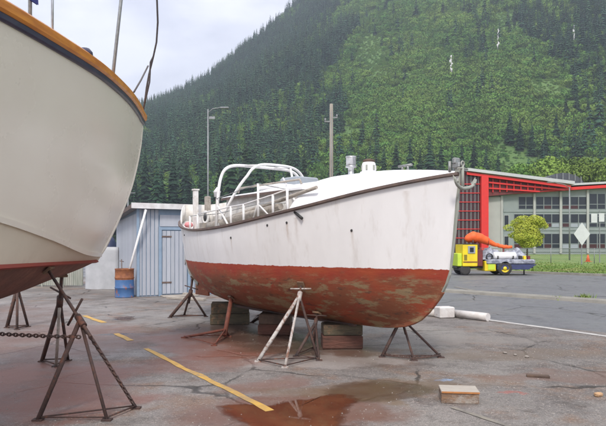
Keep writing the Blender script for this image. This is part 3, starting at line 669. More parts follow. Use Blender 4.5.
# main wing wall: polygon with the eave rising to the right
b = MB(); x0, x1, xe = xw(488), xw(606), xw(700)
b.hexa([(x0,BY,0),(xe,BY,0),(xe,BY+14,0),(x0,BY+14,0),(x0,BY,zt(195)),(xe,BY,zt(180.5)),(xe,BY+14,zt(180.5)-.4),(x0,BY+14,zt(195)-.4)])
bpart('wall', b, M['teal_wall'])
b = MB(); bq(488.5,197,502,252,BY-0.12,0.12,b); bpart('wall_panel', b, M['pale_wall'])
rl = MB(); ov = 0.9
rl.hexa([(x0-0.6,BY-ov,zt(196)),(xe+1,BY-ov,zt(181.5)),(xe+1,BY-0.02,zt(181.5)),(x0-0.6,BY-0.02,zt(196)),(x0-0.6,BY-ov,zt(193)),(xe+1,BY-ov,zt(178.8)),(xe+1,BY-0.02,zt(178.8)),(x0-0.6,BY-0.02,zt(193))])
bpart('red_eave', rl, M['red_paint'])
rr = MB()
rr.hexa([(xw(560),BY-ov-0.1,zt(186.5)),(xe+1,BY-ov-0.1,zt(178.7)),(xe+1,BY+14,zt(178.7)),(xw(560),BY+14,zt(186.5)),(xw(560),BY-ov-0.1,zt(184.5)),(xe+1,BY-ov-0.1,zt(176.5)),(xe+1,BY+14,zt(176.5)),(xw(560),BY+14,zt(184.5))])
bpart('roof', rr, M['grey_metal_roof'])
# pilasters
for px in (502,534.6,561,588,615,642,669):
    b = MB(); top = 195-(px-488)/212*14.5
    bq(px-1.1,top+1.6,px+1.1,253.5,BY-0.25,0.25,b); bpart('pilaster', b, M['pale_wall'])
for (ya, yb) in ((209.5,212),(228,230.5),(249.5,252)):
    b = MB(); bq(503.5,ya,640,yb,BY-0.1,0.1,b); bpart('sill_band', b, M['teal_wall'])
# windows: three panes to a bay, three storeys
rws = [(196.6,209.2),(214.0,227.2),(233.6,248.6)]
bays = [(518.5,533.3),(535.9,559.7),(562.2,586.7),(589.2,613.7),(616.2,640.7)]
random.seed(2)
for ri, (ya, yb) in enumerate(rws):
    bl = list(bays)
    if ri > 0: bl[0] = (514,533)
    for bi, (a, c) in enumerate(bl):
        if ri == 0 and bi >= 3: ya2 = ya-3
        else: ya2 = ya
        n = 2 if bi == 0 else 3; w = (c-a)/n
        for k in range(n):
            xa, xc = a+k*w+0.06, a+(k+1)*w-0.06
            f = MB(); t = 0.3
            bq(xa,ya2,xa+t,yb,BY-0.07,0.07,f); bq(xc-t,ya2,xc,yb,BY-0.07,0.07,f); bq(xa+t,ya2,xc-t,ya2+t,BY-0.07,0.07,f); bq(xa+t,yb-t,xc-t,yb,BY-0.07,0.07,f)
            ym = ya2+(yb-ya2)*0.68; bq(xa+t,ym-0.25,xc-t,ym+0.25,BY-0.07,0.07,f)
            fo = bpart('window', f, M['teal_wall'])
            p1 = MB(); bq(xa+t,ya2+t,xc-t,ym-0.25,BY-0.02,0.015,p1); bpart('pane', p1, M['glass'], fo)
            p2 = MB(); bq(xa+t,ym+0.25,xc-t,yb-t,BY-0.02,0.015,p2); bpart('pane', p2, M[random.choice(['glass','glass','glass_red','glass_pale'])], fo)
for (xa, xc, ya, yb) in ((504,509,215,226),(504,509,236,247)):
    f = MB(); t = 0.45
    bq(xa,ya,xa+t,yb,BY-0.07,0.07,f); bq(xc-t,ya,xc,yb,BY-0.07,0.07,f); bq(xa+t,ya,xc-t,ya+t,BY-0.07,0.07,f); bq(xa+t,yb-t,xc-t,yb,BY-0.07,0.07,f)
    fo = bpart('window', f, M['pale_wall']); p1 = MB(); bq(xa+t,ya+t,xc-t,yb-t,BY-0.02,0.015,p1); bpart('pane', p1, M['glass'], fo)
# upper volume behind: clerestory and sloping grey roof with red beam, red column, curtain wall
UY = BY-1.2
zu = lambda py: H+(HOR-py)/F*UY
xu = lambda px: (px-CX)/F*UY
b = MB()
b.hexa([(xu(466),UY-1,zu(171.5)),(xu(572),UY-1,zu(185)),(xu(572),UY+9,zu(185)),(xu(466),UY+9,zu(171.5)),(xu(466),UY-1,zu(168.6)),(xu(572),UY-1,zu(181.8)),(xu(572),UY+9,zu(181.8)),(xu(466),UY+9,zu(168.6))])
bpart('upper_roof', b, M['grey_metal_roof'])
def beam(pa, pb, th, m, name='red_beam', dy=0.0, dep=0.3):
    b = MB(); a = P(*pa,UY+dy); c = P(*pb,UY+dy); h = th/F*UY
    b.hexa([(a.x,UY+dy,a.z-h),(c.x,UY+dy,c.z-h),(c.x,UY+dy+dep,c.z-h),(a.x,UY+dy+dep,a.z-h),(a.x,UY+dy,a.z),(c.x,UY+dy,c.z),(c.x,UY+dy+dep,c.z),(a.x,UY+dy+dep,a.z)]); bpart(name, b, m)
beam((467,171.9),(571,185.4),2.6,M['red_paint'],dy=-0.7); beam((489,181.5),(565,189),1.6,M['red_paint'],dy=-0.2); beam((489,187.5),(540,190.8),1.3,M['red_paint'],dy=-0.2)
b = MB(); b.hexa([(xu(489),UY+0.2,zu(196)),(xu(560),UY+0.2,zu(189)),(xu(560),UY+1.15,zu(189)),(xu(489),UY+1.15,zu(196)),(xu(489),UY+0.2,zu(176.5)),(xu(560),UY+0.2,zu(185.6)),(xu(560),UY+1.15,zu(185.6)),(xu(489),UY+1.15,zu(176.5))]); bpart('clerestory_wall', b, M['maroon'])
for px in range(493,556,7):
    b = MB(); y0 = 176.4+(px-489)*0.128; bq(px-0.4,y0+2,px+0.4,192.5-(px-489)*0.05,UY-0.1,0.28,b); bpart('mullion', b, M['red_paint'])
b = MB(); bq(481.5,175.5,488.6,253.5,UY-0.9,1.0,b); bpart('red_column', b, M['red_paint'])
b = MB(); bq(455,170.6,481.4,253.5,UY,0.6,b); bpart('curtain_wall', b, M['glass_red'])
for px in (459,463,467,471,475,478.5):
    b = MB(); bq(px-0.35,172.5,px+0.35,253,UY-0.12,0.11,b); bpart('mullion', b, M['pole_grey'])
for py in (184,193,202,211,220,229,238):
    b = MB(); bq(455,py-0.35,481.3,py+0.35,UY-0.22,0.09,b); bpart('transom', b, M['red_paint'])
# dark curved roof light
b = MB(); rows = []
for k in range(13):
    a = PI*k/12; rows.append([Vector((xw(564)-math.cos(a)*(xw(583)-xw(546))/2, BY-0.6+q, zt(184.0)-0.25*(-math.cos(a)) + math.sin(a)*1.7)) for q in (0,7)])
b.grid(rows); b.add([r[0] for r in rows], [tuple(range(13))]); bpart('roof_light', b, M['dark_roof'])
for k in range(6):
    b = MB(); px = 549+k*6; z0_ = zt(184.0)+math.sin(math.acos(max(-1,min(1,(px-564.5)/18.5))))*1.7
    b.box((xw(px),BY-0.68,z0_-0.5),(0.12,0.12,1.1)); bpart('roof_light_bar', b, M['pole_grey'])

# ------------------------------------------------------------------ street tree, signs, poles, wire fence
ty = 60.0; tb = P(527,254,ty); r = empty('street_tree', (tb.x,ty,0.11)); tag(r, 'small round yellow green street tree in front of the grey green building', 'tree')
rnd = random.Random(4); b = MB(); bl = []
zc = P(527,231,ty).z-0.11
bl.append(((0,0,zc-0.1),(1.25,1.2,1.15)))
for k in range(30):
    a = rnd.uniform(0,2*PI); q = 1.3*math.sqrt(rnd.uniform(0.02,1)); e = rnd.uniform(-1.25,1.35); w_ = math.sqrt(max(0.08,1-(e/1.55)**2))
    bl.append(((math.cos(a)*q*w_*1.32,math.sin(a)*q*w_*1.2,zc+e),(rnd.uniform(0.4,0.9),rnd.uniform(0.4,0.9),rnd.uniform(0.3,0.65))))
leaf_cloud(b, bl, 21000, 0.075, rnd); o = b.build('crown', M['street_leaf'], r, fix=False)
t = MB(); t.tube([(0,0,0),(0.03,0.02,0.9),(-0.02,0,zc)],[0.11,0.09,0.04],8)
for k in range(10):
    c_ = bl[k][0]; t.tube([(0,0,0.95+0.1*k),(c_[0]*0.5,c_[1]*0.5,(0.95+0.1*k+c_[2])/2+0.1),c_],[0.045,0.03,0.01],5)
t.build('trunk', M['bark'], r)
def lawn_z(p): return 0.11 if NN.dot(Vector((p.x,p.y,0))) > 31.75 else (0.0 if NN.dot(Vector((p.x,p.y,0))) > 10.6 else 0.004)
def post(name, px, top, Y, rad_, m, label, cat, n=10, r2=None):
    x = (px-CX)/F*Y; z0 = lawn_z(Vector((x,Y,0))); h = H+(HOR-top)/F*Y-z0
    r = empty(name, (x,Y,z0)); tag(r, label, cat)
    b = MB(); b.tube([(0,0,0),(0,0,h*0.5),(0,0,h)],[rad_,(rad_+(r2 or rad_))/2,r2 or rad_],n); b.build('pole', m, r)
    return r, h
# diamond warning sign seen from behind
Y = 44.0; x = (582-CX)/F*Y; z0 = lawn_z(Vector((x,Y,0))); r = empty('road_sign', (x,Y,z0)); tag(r, 'pale diamond shaped road sign seen from the back on a thin post', 'sign')
zc = H+(HOR-234)/F*Y-z0
b = MB(); b.box((0,0.06,zc/2+0.2),(0.06,0.06,zc+0.4)); b.build('post', M['pole_grey'], r)
b = MB(); q = 0.86; b.add([(-q/1.414+0.0,0.02,zc),(0,0.02,zc-q),(q/1.414,0.02,zc),(0,0.02,zc+q),(-q/1.414,-0.01,zc),(0,-0.01,zc-q),(q/1.414,-0.01,zc),(0,-0.01,zc+q)],[(0,1,2,3),(7,6,5,4),(0,1,5,4),(1,2,6,5),(2,3,7,6),(3,0,4,7)]); b.build('panel', M['sign_back'], r)
Y = 50.0; x = (600-CX)/F*Y; z0 = lawn_z(Vector((x,Y,0))); r = empty('road_sign', (x,Y,z0)); tag(r, 'pair of small pale rectangular signs on one thin post at right edge', 'sign')
zc = H+(HOR-217.5)/F*Y-z0
b = MB(); b.box((0,0.06,zc/2+0.3),(0.07,0.07,zc+0.6)); b.build('post', M['pole_grey'], r)
b = MB(); b.box((0.14,0,zc),(0.46,0.03,0.72)); b.build('panel', M['sign_back'], r)
b = MB(); b.box((-0.5,0.0,zc-0.05),(0.5,0.03,0.75)); b.build('panel', M['sign_back'], r)
b = MB(); b.box((-0.1,0.04,zc+0.1),(1.2,0.03,0.05)); b.build('bracket', M['pole_grey'], r)
# lamp post in front of the building
r, h = post('lamp_post', 569.5, 187, 58, 0.075, M['pole_grey'], 'slim grey lamp post standing before the grey green building', 'lamp post', r2=0.05)
b = MB(); b.tube([(0,0,h-0.1),(-0.5,0,h+0.25),(-1.6,-0.1,h+0.45)],0.04,6); b.build('arm', M['pole_grey'], r)
b = MB(); b.box((-1.85,-0.1,h+0.46),(0.75,0.28,0.12),bev=0.03); b.build('lamp_head', M['pole_grey'], r)
# tall wooden pole behind the white boat
r, h = post('utility_pole', 331.3, 104, 45, 0.17, M['pole_wood'], 'weathered wooden utility pole rising behind the white wooden boat', 'utility pole', 12, 0.13)
b = MB(); b.box((-0.26,-0.05,h-1.35),(0.5,0.09,0.09)); b.build('bracket', M['pole_grey'], r)
b = MB(); b.box((0.26,-0.05,h-1.05),(0.42,0.09,0.09)); b.build('bracket', M['pole_grey'], r)
for (qx, qz) in ((-0.46,h-1.3),(0.42,h-1.0)):
    b = MB(); b.lathe((qx,-0.05,qz),[(0.0,0),(0.07,0),(0.09,0.06),(0.06,0.1),(0.09,0.14),(0.05,0.2),(0.0,0.21)],10); b.build('insulator', M['pole_grey'], r)
b = MB(); b.tube([(0.0,-0.19,h*0.3),(0.0,-0.165,h*0.95)],0.025,6); b.build('conduit', M['pole_grey'], r)
# street light left
r, h = post('street_light', 208, 109, 50, 0.075, M['pole_grey'], 'tall thin street light with short arm above the stern of the white boat', 'street light', 10, 0.06)
b = MB(); b.tube([(0,0,h-0.35),(0.4,0,h+0.02),(1.1,0,h+0.12)],0.045,6); b.build('arm', M['pole_grey'], r)
b = MB(); b.box((1.4,0,h+0.1),(0.75,0.3,0.14),bev=0.04); b.build('lamp_head', M['pole_grey'], r)
b = MB(); b.box((0.35,0,h-0.75),(0.5,0.12,0.22)); b.build('bracket', M['pole_grey'], r)
r, h = post('mast_pole', 128, 170, 40, 0.06, M['pole_grey'], 'thin pale pole with small crossbar rising behind the blue shed', 'pole', 8, 0.045)
b = MB(); b.tube([(-0.45,0,h-1.6),(0.5,0,h-1.55)],0.03,6); b.build('crossbar', M['pole_grey'], r)
# chain link fence along the lawn
fa, fb = G(470,263.6), G(640,265.5); fa.z = fb.z = 0.11
fa = Vector((fa.x,fa.y,0.11)); fb = Vector((fb.x,fb.y,0.11)); fl = (fb-fa).length; fd = (fb-fa).normalized()
fr = empty('chain_link_fence', fa, math.atan2(fd.y,fd.x)); tag(fr, 'low grey chain link fence crossing the lawn before the building', 'fence')
n = int(fl/2.6)
for i in range(n+1):
    b = MB(); b.tube([(i*fl/n,0,0),(i*fl/n,0,1.25)],0.035,6); b.build('post', M['pole_grey'], fr)
b = MB(); b.tube([(0,0,1.22),(fl,0,1.22)],0.022,6); b.build('rail', M['pole_grey'], fr)
b = MB(); k = int(fl/0.16)
for i in range(k):
    x = i*fl/k
    for sgn in (1,-1):
        xa, xb_ = (x, x+1.1) if sgn > 0 else (x+1.1, x); b.tube([(xa,0.008*sgn,0.06),(xb_,0.008*sgn,1.2)],0.005,3,cap=False)
tag(b.build('wire_mesh', M['galv'], fr, fix=False), kind='stuff')
# small orange marker on the lawn
p = G(588,263); p.z = 0.11; r = empty('marker_cone', p); tag(r, 'small orange cone standing on the lawn under the diamond sign', 'cone')
b = MB(); b.lathe((0,0,0),[(0.0,0.03),(0.19,0.03),(0.05,0.62),(0.0,0.64)],12); b.build('cone', M['orange'], r)
b = MB(); b.box((0,0,0.015),(0.5,0.5,0.03)); b.build('base', M['orange'], r)

# ------------------------------------------------------------------ yellow machine and trailer on the far carriageway
vY = 31.8; vz = 0.0
v0 = P(493,272,vY); vr = empty('trailer_rig', (v0.x,vY,vz)); tag(vr, 'yellow engine cabinet on a blue bed trailer with white tank and orange boom', 'trailer')
def vp(name, b, m, parent=None): return b.build(name, m, parent or vr)
def vx(px): return (px-493)/F*vY
def vzz(py): return (272.5-py)/F*vY*(H/(H))*0.955
def vbox(px0,py0,px1,py1,w,m,name,yc=0.0,bev=0.03,parent=None):
    b = MB(); x0, x1 = vx(px0), vx(px1); z0, z1 = vzz(py1), vzz(py0); b.box(((x0+x1)/2,yc,(z0+z1)/2),(x1-x0,w,z1-z0),bev=bev); return vp(name,b,m,parent)
vbox(454,263.5,528,265.5,0.9,M['black'],'chassis',bev=0.01)
cab = vbox(459,240.5,473.5,263.4,1.5,M['yellow'],'engine_cabinet')
vbox(464,242.5,471,250,0.04,M['glass_pale'],'panel',-0.77,0.005,cab); vbox(465.8,244,469.4,248.5,0.03,M['glass'],'gauge_window',-0.80,0.004,cab)
vbox(459.4,258.3,473.1,259.3,0.02,M['maroon'],'stripe',-0.765,0.004,cab)
vbox(454.5,250,458.8,263.4,1.3,M['lime'],'rear_cover'); vbox(456,264.5,459,268,1.2,M['black'],'bumper')
vbox(474.2,246,479.5,263.4,1.2,M['maroon'],'pump_block'); vbox(475,240,478,246,0.5,M['rust'],'pump_head')
vbox(480.5,258,491.5,268.2,1.5,M['yellow'],'tool_box'); vbox(483.6,260.6,490.2,266.8,0.02,M['lime'],'tool_box_lid',-0.765,0.004)
b = MB(); b.hexa([(vx(492.5),-0.8,vzz(266.5)),(vx(523),-0.8,vzz(266.5)),(vx(523),0.8,vzz(266.5)),(vx(492.5),0.8,vzz(266.5)),(vx(492.5),-0.8,vzz(261.2)),(vx(531),-0.8,vzz(261.2)),(vx(531),0.8,vzz(261.2)),(vx(492.5),0.8,vzz(261.2))]); vp('bed', b, M['bed_blue'])
vbox(482,256.2,529.5,260.9,1.66,M['tarp_grey'],'bed_rim',bev=0.05)
b = MB(); x0, x1 = vx(490.5), vx(512.5); R_ = Matrix.Rotation(PI/2,3,'Y'); b.lathe((x0,-0.45,vzz(252.6)),[(0,0),(0.17,0.0),(0.2,0.03),(0.2,x1-x0-0.03),(0.17,x1-x0),(0,x1-x0)],18,M=R_); vp('tank', b, M['white_pipe'])
for px in (494,509): vbox(px-0.6,252.5,px+0.6,256.5,0.42,M['black'],'tank_cradle',-0.45,0.005)
rnd = random.Random(6)
b = MB(); rows = []
for i in range(49):
    t = i/48; xx = vx(479)+(vx(526)-vx(479))*t; hh = (0.55+0.16*math.sin(t*7+1)+0.14*noise.noise(Vector((t*9,0,0)))+0.10*noise.noise(Vector((t*23,4,0))))*min(1,t*6,(1-t)*5+0.15)
    rows.append([(xx,0.1+0.62*math.cos(a)+0.04*noise.noise(Vector((t*12,a*2,1))), vzz(256.4)+max(0,hh*math.sin(a))+0.05*noise.noise(Vector((t*14,a*3,2)))) for a in [PI*k/18 for k in range(19)]])
b.grid(rows); vp('tarp_load', b, M['tarp_grey'])
b = MB(); pts = [(467.5,237,0.14),(470,234.6,0.24),(475,233.2,0.28),(480,233.8,0.28),(486,236.2,0.23),(492,239,0.15),(499,241.8,0.11),(507,243.4,0.10),(513.5,243.6,0.08)]
bp3 = []
for i in range(33):
    t = 467.5+46*i/32; bp3.append((t, interp([(p[0],p[1]) for p in pts],t), interp([(p[0],p[2]) for p in pts],t)*(1+0.18*noise.noise(Vector((t*0.22,2,0))))))
b.tube([(vx(a),0.25+0.03*noise.noise(Vector((a*0.4,0,1))),vzz(c)+0.05*noise.noise(Vector((a*0.45,7,1)))) for a,c,q in bp3],[q for a,c,q in bp3],12); bo = vp('boom', b, M['orange'])
for px in (489,):
    b = MB(); cc = interp([(p[0],p[1]) for p in pts],px); rr = interp([(p[0],p[2]) for p in pts],px)+0.02; b.tube([(vx(px),0.25+rr*math.cos(q),vzz(cc)+rr*math.sin(q)) for q in [2*PI*k/12 for k in range(12)]],0.015,5,closed=True); vp('strap', b, M['maroon'], bo)
for k in range(5):
    vbox(460.2,251.5+k*1.2,463.2,252.0+k*1.2,0.02,M['black'],'vent_slot',-0.765,0.003,cab)
vbox(459.2,240.0,473.3,240.9,1.54,M['black'],'cabinet_lid',bev=0.01,parent=cab)
b = MB(); b.tube([(vx(471.5),-0.3,vzz(241)),(vx(471.5),-0.3,vzz(236.5))],0.04,8); vp('exhaust_pipe', b, M['rust'])
for px in (515,519,523): vbox(px,252.5,px+2.6,257,0.35,M[('yellow','maroon','black')[px % 3]],'can',-0.5,0.02)
b = MB(); b.tube([(vx(486)+0.16*math.cos(q)*(1+0.0*q),-0.62+0.02*q/6,vzz(253.5)+0.16*math.sin(q)) for q in [2*PI*k/14 for k in range(42)]],0.03,6); vp('hose_coil', b, M['black'])
b = MB(); b.tube([(vx(478),0.25,vzz(246)),(vx(478),0.25,vzz(236))],0.12,8); vp('boom_post', b, M['maroon'])
b = MB(); b.tube([(vx(505),0.25,vzz(258)),(vx(505),0.25,vzz(243.5))],0.05,8); vp('boom_rest', b, M['maroon'])
for sgn in (-1,1):
    w = MB(); wx, wz, wr = vx(500), 0.375, 0.375; Rm = Matrix.Rotation(PI/2,3,'X')
    w.lathe((wx,sgn*0.72+0.11,wz),[(wr*0.58,0),(wr*0.93,0),(wr,0.05),(wr,0.17),(wr*0.93,0.22),(wr*0.58,0.22)],22,M=Rm); wo_ = vp('wheel', w, M['tyre'])
    w = MB(); w.lathe((wx,sgn*0.72+0.10,wz),[(0,0.2),(0.09,0.2),(0.1,0.16),(wr*0.5,0.14),(wr*0.6,0.2),(wr*0.6,0.02),(0,0.02)],18,M=Rm); vp('rim', w, M['yellow'], wo_)
    b = MB(); b.tube([(wx+(wr+0.07)*math.cos(a),sgn*0.72,wz+(wr+0.07)*math.sin(a)) for a in [rad(15+15*k) for k in range(11)]],0.05,6); vp('mudguard', b, M['black'])
for px in (462,):
    for sgn in (-1,1):
        w = MB(); w.lathe((vx(px),sgn*0.6+0.09,0.28),[(0,0),(0.16,0),(0.26,0.0),(0.28,0.04),(0.28,0.14),(0.26,0.18),(0.16,0.18),(0,0.18)],18,M=Matrix.Rotation(PI/2,3,'X')); vp('wheel', w, M['tyre'])
b = MB(); b.tube([(vx(524),0,0.0),(vx(524),0,0.42)],0.035,6); b.box((vx(524),0,0.01),(0.2,0.2,0.02)); vp('jack_leg', b, M['black'])
b = MB(); b.tube([(vx(527),0,0.42),(vx(533),0,0.40)],0.045,6); vp('drawbar', b, M['black'])
# ------------------------------------------------------------------ hull helpers
def sweep_rect(b, pts, outs, prof, mi=0, closed_ends=True):
    """sweep a closed profile of (outward, up) pairs along pts; outs are the horizontal outward directions"""
    rows = []
    for p, o in zip(pts, outs): rows.append([Vector(p)+o*a+Vector((0,0,c)) for a, c in prof])
    b.grid(rows, mi, False, wrap=True)
    b.add(rows[0], [tuple(range(len(prof)-1,-1,-1))], mi); b.add(rows[-1], [tuple(range(len(prof)))], mi)
def outward(pts, sign=1):
    out = []
    for i in range(len(pts)):
        t = Vector(pts[min(i+1,len(pts)-1)])-Vector(pts[max(i-1,0)]); t.z = 0; t.normalize()
        out.append(Vector((t.y,-t.x,0))*sign)
    return out
def bvh_of(objs):
    vs, fs = [], []
    for o in objs:
        k = len(vs); vs += [v.co.copy() for v in o.data.vertices]; fs += [tuple(i+k for i in p.vertices) for p in o.data.polygons]
    return BVHTree.FromPolygons(vs, fs)
# ------------------------------------------------------------------ the white wooden boat
BH = Vector((0.6,-0.8,0)); BP = Vector((0.8,0.6,0)); BO = Vector((-0.382,10.536,0)); BA = math.atan2(-0.8,0.6)
def b2w(x, y, z): v = BO+BH*x+BP*y; return Vector((v.x,v.y,z))
def w2b(p): d = Vector((p[0],p[1],0))-BO; return d.dot(BH), d.dot(BP)
boat = empty('wooden_boat', BO, BA); tag(boat, 'white double ended wooden boat with worn red bottom propped on stands and blocks', 'boat')
SHZ = [(0,2.50),(0.13,2.335),(0.255,2.16),(0.4,2.0),(0.51,1.915),(0.65,1.885),(0.77,1.93),(0.88,2.03),(1,2.18)]
NU = 64
def hull_row(bx, bz, sx, sz, hb, zm, pw, sheer=False, wl=None, skew=1.0, frac=None):
    pts = []
    for i in range(NU+1):
        u = 0.5-0.5*math.cos(PI*i/NU)
        x = bx+(sx-bx)*u
        f = max(0.0, math.sin(PI*u**skew))**pw
        y = max(hb*f, 0.022)
        if sheer: z = interp(SHZ,u)
        elif frac is not None: z = 1.28+(interp(SHZ,u)-1.28)*frac
        elif wl is not None: z = wl
        else:
            e = bz if u < 0.5 else sz; z = zm+(e-zm)*abs(2*u-1)**4
        pts.append((x,y,z))
    return pts
rows = [hull_row(2.55,0.43,-1.9,0.47,0.055,0.40,0.2), hull_row(3.02,0.50,-2.65,0.58,0.30,0.47,1.1), hull_row(3.30,0.62,-3.15,0.74,0.66,0.60,1.0),
        hull_row(3.55,0.86,-3.60,0.98,0.95,0.86,0.95), hull_row(3.70,1.10,-3.74,1.14,1.06,1.08,0.9), hull_row(3.77,1.28,-3.80,1.28,1.09,1.28,0.86,wl=1.28),
        hull_row(3.82,1.6,-3.85,1.5,1.13,1.5,0.82,frac=0.34), hull_row(3.86,1.9,-3.88,1.7,1.155,1.7,0.78,frac=0.67), hull_row(3.92,2.5,-3.92,2.2,1.165,1.9,0.74,sheer=True)]
def both(rs, b, mi=0):
    b.grid([[Vector(p) for p in r] for r in rs], mi); b.grid([[Vector((p[0],-p[1],p[2])) for p in r] for r in rs], mi)
def join_ends(rs, b):
    for e in (0,-1):
        b.grid([[Vector(r[e]), Vector((r[e][0],-r[e][1],r[e][2]))] for r in rs])
ub = MB(); both(rows[:6], ub); join_ends(rows[:6], ub); ub.grid([[Vector(p) for p in rows[0]], [Vector((p[0],-p[1],p[2])) for p in rows[0]]])
underbody = ub.build('underbody', M['red_bottom'], boat)
tp = MB(); both(rows[5:], tp); join_ends(rows[5:], tp); topsides = tp.build('topsides', M['white_hull'], boat)
# painted red boot line just above the scrubbed bottom
wl = rows[5]; ol = outward([Vector(p) for p in wl], -1)
bt = MB()
for sgn in (1,-1):
    pts = [Vector((p[0],p[1]*sgn,p[2])) for p in wl]; o_ = outward(pts, -sgn)
    sweep_rect(bt, pts, o_, [(0.002,-0.06),(0.004,-0.055),(0.005,0.012),(-0.01,0.012),(-0.06,-0.06)])
BV = bvh_of([underbody, topsides])
sheer = rows[8]
rb = MB()
for sgn in (1,-1):
    pts = [Vector((p[0],p[1]*sgn,p[2])) for p in sheer]; sweep_rect(rb, pts, outward(pts,-sgn), [(0.0,-0.032),(0.022,-0.028),(0.03,-0.012),(0.026,0.008),(-0.045,0.012),(-0.045,-0.02)])
rb.build('rub_rail', M['rub_dark'], boat)
# stem and stern posts
def postline(name, prof, w, d, sgn, m):
    b = MB(); rws = []
    for i,(x,z) in enumerate(prof):
        x0,z0 = prof[max(i-1,0)]; x1,z1 = prof[min(i+1,len(prof)-1)]; t = Vector((x1-x0,0,z1-z0)).normalized(); nrm = Vector((t.z,0,-t.x))*sgn
        ref = Vector((x-0.0*sgn-2.4*sgn,0,z-1.6)) if abs(x) > 0.1 else Vector((sgn,0,0))
        if nrm.dot(ref) < 0: nrm = -nrm
        c = Vector((x,0,z)); d_ = d; d = d*(1-(i/(len(prof)-1))**4*0.9) if name == 'stem' else d
        rws.append([c-nrm*0.05+Vector((0,-w,0)), c+nrm*d*0.6+Vector((0,-w*0.9,0)), c+nrm*d+Vector((0,-w*0.35,0)), c+nrm*d+Vector((0,w*0.35,0)), c+nrm*d*0.6+Vector((0,w*0.9,0)), c-nrm*0.05+Vector((0,w,0))]); d = d_
    b.grid(rws, 0, False, wrap=True); b.add(rws[0],[(0,1,2,3,4,5)]); b.add(rws[-1],[(5,4,3,2,1,0)]); return b.build(name, m, boat)
stem_up = [(3.91,2.58),(3.90,2.40),(3.87,2.05),(3.835,1.75),(3.79,1.45),(3.755,1.22),(3.71,1.10),(3.65,0.99)]
stem_lo = [(3.65,0.99),(3.60,0.92),(3.53,0.84),(3.42,0.72),(3.28,0.605),(3.15,0.54),(3.0,0.49),(2.8,0.455),(2.55,0.43),(2.2,0.42),(1.8,0.415)]
postline('stem', stem_up, 0.022, 0.024, 1, M['stem_grey']); postline('forefoot', stem_lo, 0.026, 0.02, 1, M['red_bottom'])
postline('stern_post', [(-3.93,2.25),(-3.90,1.9),(-3.85,1.55),(-3.80,1.28),(-3.62,0.98),(-3.2,0.73)], 0.05, 0.05, -1, M['stem_grey'])
b = MB(); b.box((0.0,0,0.385),(3.9,0.08,0.045)); b.build('keel_shoe', M['rust_dark'], boat)
# rudder and propeller aperture at stern
b = MB(); b.prism([(-3.35,-0.02),(-2.75,-0.02),(-2.75,0.02),(-3.35,0.02)],0.5,0.8); b.build('rudder', M['red_bottom'], boat)
# deck
dk = MB(); dr = []
for p in sheer: dr.append([Vector((p[0],p[1]*q,p[2]-0.05+0.04*(1-q*q))) for q in (-0.985,-0.6,-0.2,0.2,0.6,0.985)])
dk.grid(dr); deck = dk.build('deck', M['white_grubby'], boat)
def she(x):   # sheer z and half breadth at local x
    for i in range(NU):
        a, c = sheer[i], sheer[i+1]
        if a[0] >= x >= c[0]:
            t = (a[0]-x)/(a[0]-c[0]+1e-9); return a[1]+(c[1]-a[1])*t, a[2]+(c[2]-a[2])*t
    return sheer[0][1], sheer[0][2]
# raised white foredeck
fd = MB(); fr_ = []
for i in range(31):
    x = 3.86-(3.86-1.55)*i/30; bb_, z = she(x); bb_ = max(bb_-0.035,0.03)
    hgt = interp([(1.42,0.50),(1.8,0.50),(2.3,0.42),(2.8,0.32),(3.4,0.17),(3.86,0.04)], x)
    if i == 30: hgt *= 0.92
    fr_.append([Vector((x-(0.22*(1-abs(q)) if i > 26 else 0)*0, bb_*q, z+0.005+hgt*(1-abs(q)**3.2))) for q in [-1+2*k/16 for k in range(17)]])
fd.grid(fr_); 
last = fr_[-1]; ap = [Vector((v.x-0.28*(1-0), v.y*0.96, she(v.x-0.28)[1]-0.03)) for v in last]
fd.grid([last, ap]); fd.build('foredeck', M['white_deck'], boat)
# trunk cabin
cb = MB(); crow = []; cx0, cx1 = 1.5, -0.95
def cabw(x): return 0.66-0.05*((x-0.5)/1.5)**2
secs = []
for i in range(13):
    x = cx0+(cx1-cx0)*i/12; w = cabw(x); zb = she(x)[1]-0.06; secs.append([Vector((x,-w,zb)),Vector((x,-w*0.95,2.44)),Vector((x,w*0.95,2.44)),Vector((x,w,zb))])
cb.grid(secs, 0, False); cb.add(secs[-1],[(0,1,2,3)]); cb.add(secs[0],[(3,2,1,0)]); cabin = cb.build('cabin', M['white_grubby'], boat)
rf = MB(); rs_ = []
for i in range(13):
    x = cx0+0.02+(cx1-0.08-cx0)*i/12; w = cabw(x)+0.045; bump_ = 0.10+0.05*max(0,min(1,(x+0.2)/0.6))
    top = [Vector((x,w*q,2.475+bump_*(1-q*q))) for q in [-1+k/5 for k in range(11)]]; rs_.append(top+[Vector((x,w,2.445)),Vector((x,-w,2.445))])
rf.grid(rs_, 0, False, wrap=True); rf.add(rs_[0],[tuple(range(13))]); rf.add(rs_[-1],[tuple(range(12,-1,-1))]); roof_o = rf.build('cabin_roof', M['white_deck'], boat)
for sgn in (-1,1):
    b = MB(); pts = [Vector((x,sgn*(cabw(x)+0.045),2.445)) for x in [1.1-(1.1+1.02)*k/12 for k in range(13)]]
    sweep_rect(b, pts, [Vector((0,sgn,0))]*13, [(0.0,-0.022),(0.012,-0.022),(0.012,0.02),(0.0,0.02)]); b.build('cabin_trim', M['rub_dark'], roof_o)
    for x in ():
        b = MB(); w = cabw(x)*0.965; b.box((x,sgn*(w+0.012),2.24),(0.26,0.03,0.13)); f = b.build('cabin_window', M['stem_grey'], cabin); b = MB(); b.box((x,sgn*(w+0.024),2.24),(0.21,0.02,0.09)); b.build('pane', M['glass'], f)
b = MB(); b.box((-0.972,0.05,2.2),(0.03,0.5,0.5)); b.build('cabin_door', M['dark_wood'], cabin)
